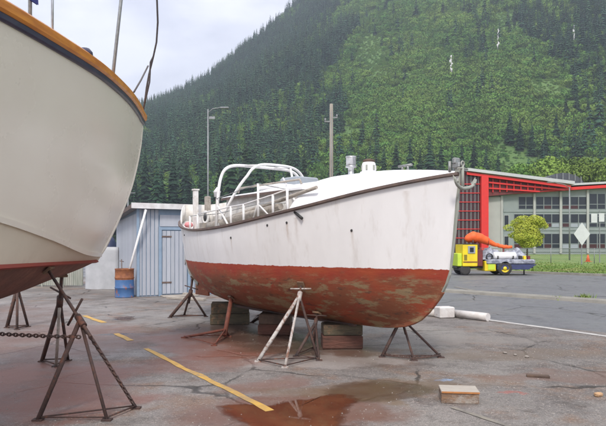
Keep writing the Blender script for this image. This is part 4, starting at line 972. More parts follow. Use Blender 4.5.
b = MB(); b.box((0.0,0.0,2.62),(0.7,0.6,0.07),bev=0.015); b.build('hatch', M['white_deck'], roof_o)
b = MB(); b.box((0.15,0.28,2.72),(0.5,0.5,0.16),bev=0.02); b.build('hatch_screen', M['glass_pale'], roof_o)
for sgn in (-1,1):
    b = MB(); b.tube([(1.2,sgn*0.45,2.56),(1.15,sgn*0.45,2.64),(-0.7,sgn*0.45,2.64),(-0.75,sgn*0.45,2.56)],0.018,6); b.build('grab_rail', M['grey_wood'], roof_o)
# stern bulwark wrapping from the starboard quarter round to port
ring = [Vector((p[0],-p[1],p[2])) for p in sheer if p[0] < -3.05]+[Vector((p[0],p[1],p[2])) for p in reversed(sheer) if p[0] < -0.75]
ring = [Vector((p.x*0.992,p.y*0.965,p.z)) for p in ring]
bw = MB(); rws = []
for i, p in enumerate(ring):
    if p.y < 0.0: h = 0.02+0.33*max(0,min(1,(-3.05-p.x)/0.8))
    else: h = interp([(-3.92,0.35),(-3.4,0.42),(-2.6,0.60),(-1.8,0.72),(-0.7,0.78)], p.x)
    c = Vector((-1.5,0,0)); o_ = Vector((p.x+1.5,p.y,0)).normalized()
    rws.append([p-o_*0.02+Vector((0,0,-0.03)),p+o_*0.018+Vector((0,0,-0.03)),p+o_*0.03+Vector((0,0,h)),p-o_*0.02+Vector((0,0,h))])
bw.grid(rws,0,True,wrap=True); bw.add(rws[0],[(0,1,2,3)]); bw.add(rws[-1],[(3,2,1,0)]); bw.build('stern_bulwark', M['white_grubby'], boat)
# cockpit coaming aft of the cabin
co = MB(); cp = []
for k in range(25):
    a = -PI/2-PI*k/24; cp.append(Vector((-1.75+1.15*math.cos(a)*(1.0 if True else 0), 0.55*math.sin(a), she(-1.75)[1])))
cp = [Vector((-0.98,-0.55,1.86)),Vector((-1.9,-0.55,1.85)),Vector((-2.5,-0.48,1.88)),Vector((-2.85,-0.25,1.9)),Vector((-2.95,0,1.9)),Vector((-2.85,0.25,1.9)),Vector((-2.5,0.48,1.88)),Vector((-1.9,0.55,1.85)),Vector((-0.98,0.55,1.86))]
sweep_rect(co, cp, outward(cp,1), [(-0.02,0),(0.02,0),(0.02,0.30),(-0.02,0.30)]); co.build('cockpit_coaming', M['white_grubby'], boat)
# stern posts
b = MB(); b.box((-3.42,0.02,2.40),(0.10,0.10,0.86),bev=0.012); b.box((-3.42,0.02,2.845),(0.13,0.13,0.03)); b.build('samson_post', M['white_grubby'], boat)
b = MB(); b.box((-2.12,-0.36,2.22),(0.10,0.10,0.74),bev=0.012); b.build('bitt_post', M['grey_wood'], boat)
b = MB(); b.tube([(-2.42,0.02,1.9),(-2.42,0.02,2.66)],0.03,8); b.build('lamp_staff', M['grey_wood'], boat)
b = MB(); b.lathe((-2.42,0.02,2.62),[(0,0),(0.06,0.0),(0.07,0.09),(0.085,0.1),(0.01,0.2),(0,0.205)],12); b.build('stern_lamp', M['white_deck'], boat)
# winch drum
wz_ = 2.12; b = MB(); Rw = Matrix.Rotation(PI/2,3,'X')
b.lathe((-1.45,-0.72,wz_),[(0.075,-0.05),(0.14,-0.05),(0.14,-0.03),(0.095,-0.025),(0.095,0.025),(0.14,0.03),(0.14,0.05),(0.075,0.05),(0.075,-0.05)],20,M=Rw); wd = b.build('winch_drum', M['white_grubby'], boat)
b = MB(); b.lathe((-1.45,-0.72,wz_),[(0,-0.045),(0.074,-0.045),(0.074,0.045),(0,0.045)],14,M=Rw); b.build('winch_hub', M['black'], wd)
b = MB(); b.box((-1.45,-0.72,1.95),(0.16,0.26,0.14)); b.build('winch_base', M['grey_wood'], wd)
# hoops of the canopy frame
def arc(pts, n=6):
    v = [Vector(p) for p in pts]; out = [v[0]]
    for i in range(1,len(v)-1):
        a = v[i-1].lerp(v[i],0.5) if i > 1 else v[i-1].lerp(v[i],0.5); c = v[i].lerp(v[i+1],0.5)
        for k in range(n+1): t = k/n; out.append(a*(1-t)**2+v[i]*2*t*(1-t)+c*t*t)
    out.append(v[-1]); return out
def hoop2(x0, w0, x1, w1, zt_, zb, ex):
    pts = []
    for k in range(41):
        a = PI*k/40; c = math.cos(a); y = -math.copysign(abs(c)**ex, c); z = zb+(zt_-zb)*max(0,math.sin(a))**ex; f = min(1,(z-zb)/(zt_-zb)*1.25); pts.append((x0+(x1-x0)*f, y*(w0+(w1-w0)*f), z))
    return pts
def hoop(x0, w0, x1, w1, zt_, zb, r, round_=0.22):
    pts = [(x0,-w0,zb),(x1,-w1,zt_-round_)]
    for k in range(1,6): a = PI/2*k/6; pts.append((x1,-w1+round_*(1-math.cos(a)),zt_-round_+round_*math.sin(a)))
    pts.append((x1,-w1+round_,zt_)); pts.append((x1,0,zt_+0.05)); q = [(p[0],-p[1],p[2]) for p in reversed(pts[:-1])]
    return pts+q
b = MB(); b.tube(hoop2(-0.62,0.98,-0.62,0.92,3.05,1.90,0.33),0.028,8); b.build('canopy_hoop', M['white_pipe'], boat)
b = MB(); b.tube(hoop2(-0.60,0.95,-0.15,0.72,3.04,1.93,0.55),0.025,8); b.build('canopy_hoop', M['white_pipe'], boat)
b = MB(); b.tube([(-0.62,0.25,3.05),(-0.15,0.25,3.02)],0.02,6); b.tube([(-0.62,-0.4,3.05),(-0.15,-0.25,3.02)],0.02,6); b.build('canopy_brace', M['white_pipe'], boat)
b = MB(); b.tube([(-0.15,0.30,3.01),(-0.05,0.34,2.55)],0.022,6); b.build('canopy_strut', M['white_pipe'], boat)
b = MB(); b.tube([(0.55,-0.35,2.72),(1.55,-0.80,2.20)],0.018,6); b.build('canopy_strut', M['white_pipe'], boat)
b = MB(); b.tube([(-0.62,-0.95,2.30),(-0.15,-1.0,1.93)],0.02,6); b.build('canopy_strut', M['white_pipe'], boat)
# stanchions and rails on the starboard side deck, rail to port
st = []
for x, h in ((-1.95,0.30),(0.86,0.60),(1.5,0.38),(-1.35,0.34),(0.1,0.36),(1.2,0.36),(0.48,0.34)):
    w, z = she(x); p = Vector((x,-(w-0.07),z-0.05)); b = MB(); b.tube([p,p+Vector((0,0.0,h))],0.02,7); b.lathe(p,[(0,0),(0.05,0),(0.05,0.02),(0,0.02)],10); b.build('stanchion', M['white_pipe'], boat); st.append(p+Vector((0,0,h)))
b = MB(); b.tube([Vector((-0.62,-0.97,2.42)),st[1],st[2]],0.007,5); b.build('life_line', M['galv'], boat)
b = MB(); b.tube([st[0],Vector((-0.62,-0.97,2.15)),st[1]-Vector((0,0,0.32)),st[2]-Vector((0,0,0.2))],0.007,5); b.build('life_line', M['galv'], boat)
b = MB(); b.tube([st[3],Vector((-0.62,-0.97,2.22)),st[4],st[6],st[1]-Vector((0,0,0.25)),st[5],st[2]],0.011,6); b.build('hand_rail', M['white_pipe'], boat)
b = MB(); b.tube([st[1]-Vector((0,0,0.3)),Vector((0.62,-1.0,1.99))],0.014,6); b.tube([st[1]-Vector((0,0,0.32)),Vector((1.08,-0.96,2.03))],0.014,6); b.build('rail_brace', M['white_pipe'], boat)
st2 = []
for x in (-0.8,0.1,0.9):
    w, z = she(x); p = Vector((x,w-0.07,z-0.05)); b = MB(); b.tube([p,p+Vector((0,0,0.82))],0.018,6); b.build('stanchion', M['grey_wood'], boat); st2.append(p+Vector((0,0,0.82)))
b = MB(); b.tube(st2,0.018,6); b.build('hand_rail', M['grey_wood'], boat)
b = MB(); b.tube([p-Vector((0,0,0.3)) for p in st2],0.014,6); b.build('life_line', M['galv'], boat)
# foredeck fittings
def fdz(x, y):
    w, z = she(x); w = w-0.035; h = interp([(1.42,0.50),(1.8,0.50),(2.3,0.42),(2.8,0.32),(3.4,0.17),(3.86,0.04)], x); return z+h*(1-abs(y/w)**3.2)
x, y = 2.0,-0.12; z = fdz(x,y)-0.02
b = MB(); b.lathe((x,y,z),[(0,0),(0.07,0),(0.07,0.02),(0.045,0.03),(0.045,0.13),(0.085,0.14),(0.085,0.16),(0.045,0.165),(0.075,0.175),(0.075,0.28),(0.085,0.285),(0.08,0.305),(0,0.315)],18); b.build('mushroom_vent', M['steel'], boat)
x, y = 2.28,-0.02; z = fdz(x,y)-0.02
b = MB(); b.lathe((x,y,z),[(0,0),(0.135,0),(0.13,0.05),(0.105,0.06),(0.10,0.17),(0.08,0.2),(0,0.2)],16); v_ = b.build('deck_vent', M['white_deck'], boat)
b = MB(); b.lathe((x,y,z+0.19),[(0,0),(0.085,0.0),(0.088,0.035),(0.05,0.05),(0,0.05)],16); b.build('vent_cap', M['dark_wood'], v_)
for k in range(6):
    a = PI*k/3; b = MB(); b.box((x+0.108*math.cos(a),y+0.108*math.sin(a),z+0.11),(0.012,0.03,0.07),rz=a); b.build('vent_slot', M['stem_grey'], v_)
x = 3.1; z = fdz(x,-0.1)
b = MB(); b.tube([(x-0.12,-0.12,z+0.06),(x+0.12,-0.12,z+0.06)],0.018,7); b.tube([(x-0.05,-0.12,z-0.01),(x-0.05,-0.12,z+0.06)],0.016,6); b.tube([(x+0.05,-0.12,z-0.01),(x+0.05,-0.12,z+0.06)],0.016,6); b.build('bow_cleat', M['galv'], boat)
# stemhead fitting
b = MB(); b.box((3.88,0,2.60),(0.12,0.09,0.07),bev=0.015); b.box((3.86,0.0,2.66),(0.05,0.11,0.08),bev=0.012); b.build('stemhead', M['galv'], boat)
b = MB(); b.tube([(3.80,-0.05,2.52),(3.80,-0.05,2.66)],0.02,8); b.tube([(3.78,0.06,2.52),(3.78,0.06,2.69)],0.02,8); b.build('bollard', M['galv'], boat)
# scuppers / fairlead on the side
def side(x, z):   # point on the starboard side
    hit = BV.ray_cast(Vector((x,-3,z)), Vector((0,1,0))); return hit[0]
p = side(1.78,2.03); b = MB(); b.tube([p+Vector((0.10,-0.012,-0.05)),p+Vector((-0.08,-0.012,0.05))],0.022,7); b.build('fairlead_slot', M['black'], boat)
for (x,z) in ((1.55,1.93),(1.15,1.9),(-2.3,1.8),(0.2,1.72),(2.6,1.8)):
    p = side(x,z); b = MB(); b.lathe(p,[(0,0.012),(0.014,0.012),(0.02,0.0)],10,M=Matrix.Rotation(PI/2,3,'X')); b.build('drain_hole', M['black'], boat)
# hawse pipe streaks aft
p = side(-2.45,1.78)
# ------------------------------------------------------------------ things lying on the boat
def thing_mesh(name, b, m, label, cat, world_fn=True):
    v = [b2w(*p) for p in b.v]; c = sum(v, Vector())/len(v); zb = min(p.z for p in v); o0 = Vector((c.x,c.y,zb))
    b.v = [tuple(p-o0) for p in v]; o = b.build(name, m, loc=o0); tag(o, label, cat); return o
def spar(x0, off0, z0, x1, off1, z1, r0, r1):
    w0, s0 = she(x0); w1, s1 = she(x1); b = MB(); a = Vector((x0,-(w0-off0),s0+z0)); c = Vector((x1,-(w1-off1),s1+z1))
    b.tube([a.lerp(c,k/8)+Vector((0,0,0.0*math.sin(PI*k/8))) for k in range(9)],[r0+(r1-r0)*k/8 for k in range(9)],10); return b
thing_mesh('spar', spar(-1.05,0.20,0.06,1.25,0.17,0.13,0.075,0.055), M['grey_wood'], 'thick weathered wooden spar lying along the white boat side deck', 'spar')
thing_mesh('spar', spar(-0.2,0.30,0.18,2.05,0.06,0.24,0.045,0.026), M['grey_wood'], 'thin dark wooden pole jutting forward over the white boat rail', 'pole')
thing_mesh('spar', spar(-1.3,0.33,0.05,0.7,0.30,0.05,0.06,0.05), M['grey_wood'], 'grey wooden spar lying inboard against the white boat cabin', 'spar')
b = MB(); zf = she(-2.55)[1]; b.lathe((-2.45,-0.62,zf-0.02),[(0,0),(0.06,0.01),(0.09,0.04),(0.09,0.07),(0.06,0.11),(0,0.12)],14); thing_mesh('float_buoy', b, M['pink'], 'small pink fishing float lying on the stern deck of the white boat', 'buoy')
# anchor at the bow
an = empty('anchor', b2w(3.935,0,2.38), BA); an.scale = (0.82,0.82,0.82); tag(an, 'grey iron anchor with curved arms hung on the stem of the white boat', 'anchor')
b = MB(); b.tube([(0.03,0,-0.09),(0.03,0,0.26)],[0.028,0.02],8); b.build('shank', M['stem_grey'], an)
b = MB(); pts = []
for k in range(17):
    a = PI+PI*k/16; pts.append((0.035+0.05*abs(math.cos(a)),0.25*math.cos(a),0.06+0.15*math.sin(a)))
b.tube(pts,[0.014+0.016*math.sin(PI*k/16) for k in range(17)],8); b.build('arms', M['stem_grey'], an)
for sgn in (-1,1):
    b = MB(); b.add([(0.06,sgn*0.27,0.10),(0.12,sgn*0.20,0.0),(0.07,sgn*0.17,-0.03),(0.03,sgn*0.20,0.0),(0.075,sgn*0.26,-0.01)],[(0,1,4),(1,2,4),(2,3,4),(3,0,4),(0,3,2,1)]); b.build('fluke', M['stem_grey'], an)
b = MB(); b.tube([(0.03,0.035*math.cos(2*PI*k/12),0.29+0.035*math.sin(2*PI*k/12)) for k in range(12)],0.012,6,closed=True); b.build('ring', M['stem_grey'], an)
b = MB(); b.tube([(0.03,-0.12,0.21),(0.03,0.0,0.22),(0.03,0.12,0.21)],0.013,7); b.build('stock', M['stem_grey'], an)

# ------------------------------------------------------------------ keel blocks
def keel_block(px, depth_d, ln, wd, hts, rot, mats, lab):
    x = 3.92-depth_d; zt = BV.ray_cast(Vector((x,0.0,-0.5)), Vector((0,0,1)))[0].z-0.026; c = b2w(x,0,0); z = 0.004
    tot = sum(hts)
    for k, h in enumerate(hts):
        hh = h/tot*(zt-0.004); b = MB(); s_ = 1.0-0.03*k; b.box((0,0,hh/2),(ln*s_,wd*s_,hh-0.002),bev=0.015)
        o = b.build('keel_block', M[mats[k]], loc=(c.x,c.y,z)); o.rotation_euler = (0,0,rot+0.04*k); tag(o, lab[k], 'timber block'); z += hh
keel_block(340,2.28,0.62,0.42,(0.55,0.45),rad(2),('block_red','block_green'),('reddish timber block on the ground under the forward keel of the white boat','mossy green brown timber block between red block and forward keel'))
keel_block(271,4.1,0.58,0.5,(0.5,0.5),rad(-6),('block_red','dark_wood'),('dark red timber block on the ground under the middle of the keel','dark timber block touching the middle of the keel'))
keel_block(230,5.75,0.78,0.45,(0.5,0.5),rad(4),('block_green','block_green'),('brown timber block on the ground under the after keel near the rusty post','brown timber block touching the after keel near the rusty post'))

# ------------------------------------------------------------------ jack stands
def chain(b, a, c, sag, r=0.0065, link=0.045):
    a = Vector(a); c = Vector(c); n = max(3,int((c-a).length/(link*0.72)))
    for i in range(n):
        t = (i+0.5)/n; p = a.lerp(c,t)-Vector((0,0,sag*4*t*(1-t))); t2 = t+0.01; d = (a.lerp(c,t2)-Vector((0,0,sag*4*t2*(1-t2)))-p).normalized()
        s_ = d.cross(Vector((0,0,1))).normalized(); u_ = s_ if i % 2 else s_.cross(d)
        b.tube([p+d*link*0.5*math.cos(q)+u_*link*0.28*math.sin(q) for q in [2*PI*k/8 for k in range(8)]],r,4,closed=True)
def jack(top, nrm, collar, feet, mats, label, leg_r=0.022, screw_r=None, handle=True, base=True, pad=True, group='boat stands', zg=0.004):
    cen = sum((Vector(f) for f in feet), Vector())/len(feet); root = empty('jack_stand', (cen.x,cen.y,zg)); O = Vector(root.location); tag(root, label, 'jack stand', group)
    top = Vector(top)-O; collar = Vector(collar)-O; feet = [Vector((f[0],f[1],zg))-O for f in feet]
    for i, f in enumerate(feet):
        b = MB(); b.tube([f+Vector((0,0,leg_r*0.4)),collar],leg_r*(0.85 if i else 1.25),8); b.build('leg', mats[i % len(mats)], root)
        b = MB(); b.box(f+Vector((0,0,0.008)),(0.09,0.07,0.016)); b.build('foot_plate', mats[0], root)
    if base:
        for i in range(len(feet)):
            a, c = feet[i]+Vector((0,0,0.03)), feet[(i+1)%len(feet)]+Vector((0,0,0.03)); b = MB(); b.tube([a,c],leg_r*0.42,6); b.build('base_tie', M['rust'] if mats[0] == M['white_jack'] else mats[0], root)
    d = (top-collar).normalized()
    b = MB(); b.tube([collar-d*0.09,collar+d*0.06],leg_r*1.7,10); b.build('collar', mats[0], root)
    b = MB(); b.tube([collar-d*(0.12 if screw_r else 0.25),top-d*0.03],screw_r or leg_r*0.85,8); sc = b.build('screw', mats[-1], root)
    if handle:
        m_ = collar+d*0.12; s_ = d.cross(Vector((0.3,1,0.1))).normalized(); b = MB(); b.tube([m_-s_*0.16,m_+s_*0.16],0.012,6); b.build('screw_handle', mats[0], sc)
    if pad:
        q = Vector(nrm).to_track_quat('Z','Y').to_matrix(); b = MB(); b.box(top-Vector(nrm).normalized()*0.02,(0.12,0.10,0.03),M=q,bev=0.005); b.build('pad', M['ply'], root)
    return root
def under(bv, to_local, to_world, ang, wx, wy):
    x, y = to_local((wx,wy)); h = bv.ray_cast(Vector((x,y,-1)), Vector((0,0,1)))
    if h[0] is None: raise RuntimeError('no hull above %s' % ((wx,wy,x,y),))
    n = Matrix.Rotation(ang,3,'Z') @ h[1]; n = -n if n.z < 0 else n
    return to_world(x,y,h[0].z-0.012), n
def uw(wx, wy): return under(BV, w2b, b2w, BA, wx, wy)
def cl(top, cen, f): # collar between foot centre and top
    return Vector(cen).lerp(Vector(top), f)
def mean(fs): return sum(fs, Vector())/len(fs)
fs = [G(258,362),G(285,368),G(318,360)]; t_, n_ = uw(-0.02,8.72); jack(t_,n_,cl(t_,mean(fs),0.84),fs,[M['white_jack'],M['white_jack'],M['rust']],'whitish steel jack stand propping the near side of the white boat',0.022)
fs = [G(382,357.5),G(414,361),G(441,358)]; t_, n_ = uw(1.40,8.62); jack(t_,n_,cl(t_,mean(fs),0.8),fs,[M['rust_dark']],'dark rusty jack stand with chain under the bow of the white boat',0.02)
b = MB(); chain(b,G(384,357)+Vector((0,0,0.05)),G(414,360)+Vector((0,0,0.05)),0.02); chain(b,G(414,360)+Vector((0,0,0.05)),G(440,357.5)+Vector((0,0,0.05)),0.02)
o = b.build('chain', M['rust_dark']); tag(o, 'rusty chain strung low between the feet of the bow stand', 'chain')
fs = [G(170,318),G(184,316.5),G(206,317)]; t_, n_ = uw(-2.40,12.85); jack(t_,n_,cl(t_,mean(fs),0.62),fs,[M['rust_dark'],M['rust_dark'],M['rust']],'dark jack stand under the stern of the white boat beside the blue shed',0.028)
fs = [G(184,338),G(214,346),G(229,337)]; t_, n_ = uw(-1.27,10.5); jack(t_,n_,cl(t_,G(224,339),0.22),fs,[M['rust_red']],'thick rust red stand post under the near quarter of the white boat',0.018,0.040,handle=False)
fs = [G(296,357),G(319,361),G(314,349)]; t_, n_ = uw(0.22,8.95); jack(t_,n_,cl(t_,mean(fs),0.75),fs,[M['rust_dark'],M['rust']],'dark rusty stand half hidden beside the whitish jack stand',0.018)
fs = [G(252,323),G(266,320),G(258,316)]; t_, n_ = uw(-0.35,11.3); jack(t_,n_,cl(t_,mean(fs),0.6),fs,[M['rust_dark']],'far dark stand under the other side of the white boat',0.022)
# ------------------------------------------------------------------ the cream boat on the left
LH = Vector((0.30,0.954,0)).normalized(); LP = Vector((-LH.y,LH.x,0)); LB0 = Vector((-2.40,8.75,0)); LO = LB0-LH*5; LA = math.atan2(LH.y,LH.x)
def l2w(x, y, z): v = LO+LH*x+LP*y; return Vector((v.x,v.y,z))
def w2l(p): d = Vector((p[0],p[1],0))-LO; return d.dot(LH), d.dot(LP)
cruiser = empty('cream_boat', LO, LA); tag(cruiser, 'large cream hulled boat with varnished wooden rail, bow at the left edge', 'boat')
SB = [(0,0.03),(0.3,0.175),(0.6,0.33),(1.33,0.67),(2.07,0.95),(2.56,1.10),(3.2,1.24),(4.1,1.40),(6,1.62),(8,1.62),(11,1.4)]; SZ = [(0,3.40),(4,3.32),(11,3.18)]
CB_ = [(0.99,0.015),(1.4,0.25),(2,0.55),(3,0.92),(4,1.14),(6,1.40),(11,1.3)]; CZ = [(0.99,1.46),(2,1.51),(3,1.67),(4,1.83),(6,2.0),(11,2.1)]
WB = [(1.06,0.012),(1.4,0.17),(2,0.42),(3,0.78),(4,1.05),(6,1.35),(11,1.1)]; WZ = [(1.06,1.40),(3,1.42),(11,1.44)]
KZ = [(1.09,1.385),(1.5,1.28),(2,1.18),(2.7,1.03),(4,0.86),(6,0.72),(11,0.66)]
STM = [(1.38,1.06),(1.46,0.99),(1.56,0.90),(1.94,0.60),(2.45,0.28),(3.0,0.07),(3.40,0.0)]   # z -> s
NS = 60
def us(i): return (i/NS)**1.7
def lrow(s0, bf, zf): 
    return [(5-(s0+(11-s0)*us(i)), bf(s0+(11-s0)*us(i)), zf(s0+(11-s0)*us(i))) for i in range(NS+1)]
sh = lrow(0, lambda s: interp(SB,s), lambda s: interp(SZ,s)); ch = lrow(0.99, lambda s: interp(CB_,s), lambda s: interp(CZ,s)); wlr = lrow(1.06, lambda s: interp(WB,s), lambda s: interp(WZ,s))
kl = lrow(1.09, lambda s: 0.03, lambda s: interp(KZ,s))
tops = [ch]
for f in (0.12,0.25,0.4,0.55,0.7,0.85):
    z0 = 1.46+(3.40-1.46)*f; s0 = interp(STM,z0); r_ = []
    for i in range(NS+1):
        a, c = ch[i], sh[i]; gfl = 0.62*f+0.38*f*f+0.16*math.sin(PI*f)*min(1,us(i)*3)
        s = s0+(11-s0)*us(i); y = a[1]+(c[1]-a[1])*gfl
        if i == 0: y = 0.02
        r_.append((5-s,y,a[2]+(c[2]-a[2])*f))
    tops.append(r_)
tops.append(sh)
def both2(rs, b):
    b.grid([[Vector(p) for p in r] for r in rs]); b.grid([[Vector((p[0],-p[1],p[2])) for p in r] for r in rs])
    for e in (0,-1): b.grid([[Vector(r[e]),Vector((r[e][0],-r[e][1],r[e][2]))] for r in rs],0,False)
b = MB(); both2(tops,b); L1 = b.build('topsides', M['cream_hull'], cruiser)
low = [[tuple(a[k]+(c[k]-a[k])*f for k in range(3)) for a,c in zip(wlr,ch)] for f in (0,0.5,1)]
b = MB(); both2(low,b); L2 = b.build('lower_strake', M['cream_low'], cruiser)
bot = [kl]+[[(a[0]+(c[0]-a[0])*f, a[1]+(c[1]-a[1])*(f**0.85), a[2]+(c[2]-a[2])*(f**1.25)) for a,c in zip(kl,wlr)] for f in (0.2,0.4,0.6,0.8,1)]
b = MB(); both2(bot,b); b.grid([[Vector(p) for p in kl],[Vector((p[0],-p[1],p[2])) for p in kl]]); L3 = b.build('underbody', M['brown_bottom'], cruiser)
b = MB()
for sgn in (1,-1):
    pts = [Vector((p[0],p[1]*sgn,p[2])) for p in wlr]; sweep_rect(b, pts, outward(pts,-sgn), [(0.003,-0.035),(0.008,-0.03),(0.008,0.014),(0.0,0.016),(-0.03,-0.02)])
b.build('boot_stripe', M['red_line'], cruiser)
b = MB(); b2 = MB(); b3 = MB()
# spray knuckle along the chine
for sgn in (1,-1):
    pts = [Vector((p[0],p[1]*sgn,p[2])) for p in ch]; sweep_rect(b3, pts, outward(pts,-sgn), [(-0.02,-0.02),(0.008,-0.012),(0.022,0.004),(0.0,0.03),(-0.03,0.03)])
b3.build('spray_rail', M['cream_hull'], cruiser)
full = [Vector((p[0],-p[1],p[2])) for p in reversed(sh)]+[Vector((p[0],p[1],p[2])) for p in sh[1:]]
of = outward(full, 1); of[len(sh)-1] = Vector((1,0,0))
sweep_rect(b, full, of, [(-0.06,0.035),(0.04,0.03),(0.06,0.05),(0.062,0.115),(0.035,0.14),(-0.06,0.14)]); b.build('toe_rail', M['teak'], cruiser)
sweep_rect(b2, full, of, [(-0.02,-0.025),(0.016,-0.025),(0.032,-0.012),(0.035,0.032),(-0.03,0.034)]); b2.build('rub_stripe', M['navy'], cruiser)
b = MB(); b.grid([[Vector((p[0],p[1]*q*0.985,p[2]-0.02+0.06*(1-q*q))) for q in (-1,-0.5,0,0.5,1)] for p in sh]); b.build('deck', M['white_deck'], cruiser)
b = MB(); b.tube([Vector((5-interp(STM,z)+0.005,0,z)) for z in [3.36-0.1*k for k in range(19)]]+[Vector((3.93,0,1.40))],0.032,8); b.build('stem', M['cream_hull'], cruiser)
LV = bvh_of([L1,L2,L3])
# wheelhouse further aft, outside the picture
wh = MB(); secs = []
for x in (-0.9,-4.6): secs.append([Vector((x,-1.05,3.12)),Vector((x-0.25*(x>-2),-0.95,5.0)),Vector((x-0.25*(x>-2),0.95,5.0)),Vector((x,1.05,3.12))])
wh.grid(secs,0,False); wh.add(secs[0],[(3,2,1,0)]); wh.add(secs[1],[(0,1,2,3)]); who = wh.build('wheelhouse', M['white_deck'], cruiser)
b = MB(); b.box((-2.8,0,5.06),(4.3,2.2,0.1),bev=0.03); b.build('wheelhouse_roof', M['white_deck'], who)
for sgn in (-1,1):
    for x in (-1.7,-2.8,-3.9):
        b = MB(); b.box((x,sgn*1.005,4.35),(0.8,0.06,0.6)); b.build('wheelhouse_window', M['glass'], who)
def lsh(s): return interp(SB,s), interp(SZ,s)
# stanchions with a blue canvas dodger
sps = []
for s in (3.28,3.62,5.0,6.4,7.8):
    y, z = lsh(s); p = Vector((5-s,-(y-0.05),z+0.1)); b = MB(); b.tube([p-Vector((0,0,0.1)),p+Vector((0,0,0.85))],0.016 if s > 3.4 else 0.012,7); b.build('stanchion', M['steel'] if s < 3.4 else M['galv'], cruiser); sps.append(p)
b = MB(); b.tube([p+Vector((0,0,0.83)) for p in sps],0.012,6); b.build('hand_rail', M['steel'], cruiser)
b = MB(); rws = []
for k in range(13):
    t = k/12; a = sps[1].lerp(sps[2],t)+Vector((0.06,0,0)); a.y -= 0.02+0.06*math.sin(PI*t)
    rws.append([a+Vector((0,0.012*math.sin(k*1.7+q*3),0.19+0.6*q)) for q in (0,0.25,0.5,0.75,1)])
b.grid(rws); b.grid([[v+Vector((0,-0.012,0)) for v in r] for r in rws]); b.build('canvas_dodger', M['canvas_blue'], cruiser)
# chock on the rail
y, z = lsh(2.72); b = MB(); b.lathe((5-2.72,-(y-0.02),z+0.12),[(0,0),(0.075,0),(0.07,0.04),(0.045,0.07),(0,0.08)],12); b.build('rail_chock', M['navy'], cruiser)
# bow staff and slack rope
y, z = lsh(1.95); pb = Vector((5-1.95,-(y-0.03),z+0.08)); wb = l2w(*pb)
def wl_(p): x, y = w2l(p); return Vector((x,y,p[2]))
top_w = wb+Vector((0.26,0.05,2.15))
b = MB(); b.tube([pb-Vector((0,0,0.05)),pb.lerp(wl_(top_w),0.5)+Vector((0,0.02,0)),wl_(top_w)],[0.020,0.018,0.014],8); b.build('bow_staff', M['galv'], cruiser)
rp_ = [l2w(4.95,-0.03,3.45),P(144.5,104,8.45),P(146.5,88,8.25),P(149,74,8.1),P(153,58,7.9),P(156.5,42,7.7),P(157.8,22,7.4),P(157,0,7.2),P(153,-35,6.95),top_w]
rl_ = [wl_(p) for p in rp_]
b = MB(); b.tube(rl_,0.012,7); b.build('bow_rope', M['rope'], cruiser)
b = MB(); b.tube([wl_(P(144.8,103,8.3)),wl_(P(149.5,82,8.1)),wl_(P(150.5,62,7.95)),wl_(P(153.5,56,7.88))],0.012,6); b.build('bow_rope', M['rope'], cruiser)
b = MB(); b.tube([wl_(P(134,92,7.3)),wl_(P(141,80,7.6)),wl_(P(148,66,7.98))],0.012,6); b.build('bow_rope', M['rope'], cruiser)
def ul(wx, wy): return under(LV, w2l, l2w, LA, wx, wy)
fs = [G(38,421),G(107,421),G(136,409)]; t_, n_ = ul(-2.62,6.05); c_ = P(80,320,5.58); j1 = jack(t_,n_,c_,fs,[M['rust'],M['rust'],M['rust_dark']],'tall rusty tripod jack stand nearest the camera under the cream boat',0.019)
b = MB(); chain(b,P(82,325,5.54),G(134,411)+Vector((0,0,0.06)),-0.01); o = b.build('chain', M['rust_dark']); tag(o, 'rusty chain hanging down the nearest jack stand leg to its foot', 'chain')
fs = [G(42,362),G(56,367),G(68,361)]; t_, n_ = ul(-2.95,7.22); jack(t_,n_,cl(t_,mean(fs),0.72),fs,[M['rust_dark'],M['grey_wood'],M['rust']],'rusty stand with plank leg under the forefoot of the cream boat',0.024)
fs = [G(7,328),G(17,330),G(28,327)]; p = mean(fs); jack(Vector((p.x,p.y+0.05,1.0)),Vector((0,0,1)),Vector((p.x,p.y,0.80)),fs,[M['rust_dark']],'spare dark stand far under the cream boat at the left edge',0.03)
# mirror stand on the far side, out of the picture, holding the chain's other end
fs = [l2w(1.9,1.5,0.004),l2w(2.6,1.9,0.004),l2w(1.5,2.1,0.004)]; q = l2w(2.0,0.95,0); t_, n_ = ul(q.x,q.y); c2 = cl(t_,mean(fs),0.6); jack(t_,n_,c2,fs,[M['rust']],'rusty stand under the far side of the cream boat',0.02)
b = MB(); chain(b,P(80,337,5.53),Vector((c2.x,c2.y,0.78)),0.03,0.008,0.055); o = b.build('chain', M['rust_dark']); tag(o, 'rusty chain stretched level between stands under the cream boat', 'chain')

# ------------------------------------------------------------------ blue shed
SC = G(138,297.0); dl = Vector((-1.86,3.75,0)).normalized(); df = Vector((0.896,0.444,0)).normalized(); SR = math.atan2(df.y,df.x)
shed = empty('shed', (SC.x,SC.y,0.004), SR); tag(shed, 'small blue shed with vertical boards, door and low white edged roof', 'shed')
FL, SLn, ZF, ZB = 2.3, 4.2, 2.74, 2.48     # local x along the front, local y along the side (back)
def shp(name, b, m, parent=None): return b.build(name, m, parent or shed)
b = MB(); b.hexa([(0.03,0.03,0),(FL-0.03,0.03,0),(FL-0.03,SLn-0.03,0),(0.03,SLn-0.03,0),(0.03,0.03,ZF),(FL-0.03,0.03,ZF),(FL-0.03,SLn-0.03,ZB),(0.03,SLn-0.03,ZB)]); shp('wall', b, M['shed_trim'])
bw_ = 0.125; meF = None
DX0, DX1 = 0.72, 1.55
def board_mesh(h):
    b = MB(); b.box((0,0,h/2),(bw_-0.022,0.022,h),bev=0.006); return b
n = int(FL/bw_)
pf = board_mesh(ZF-0.06)
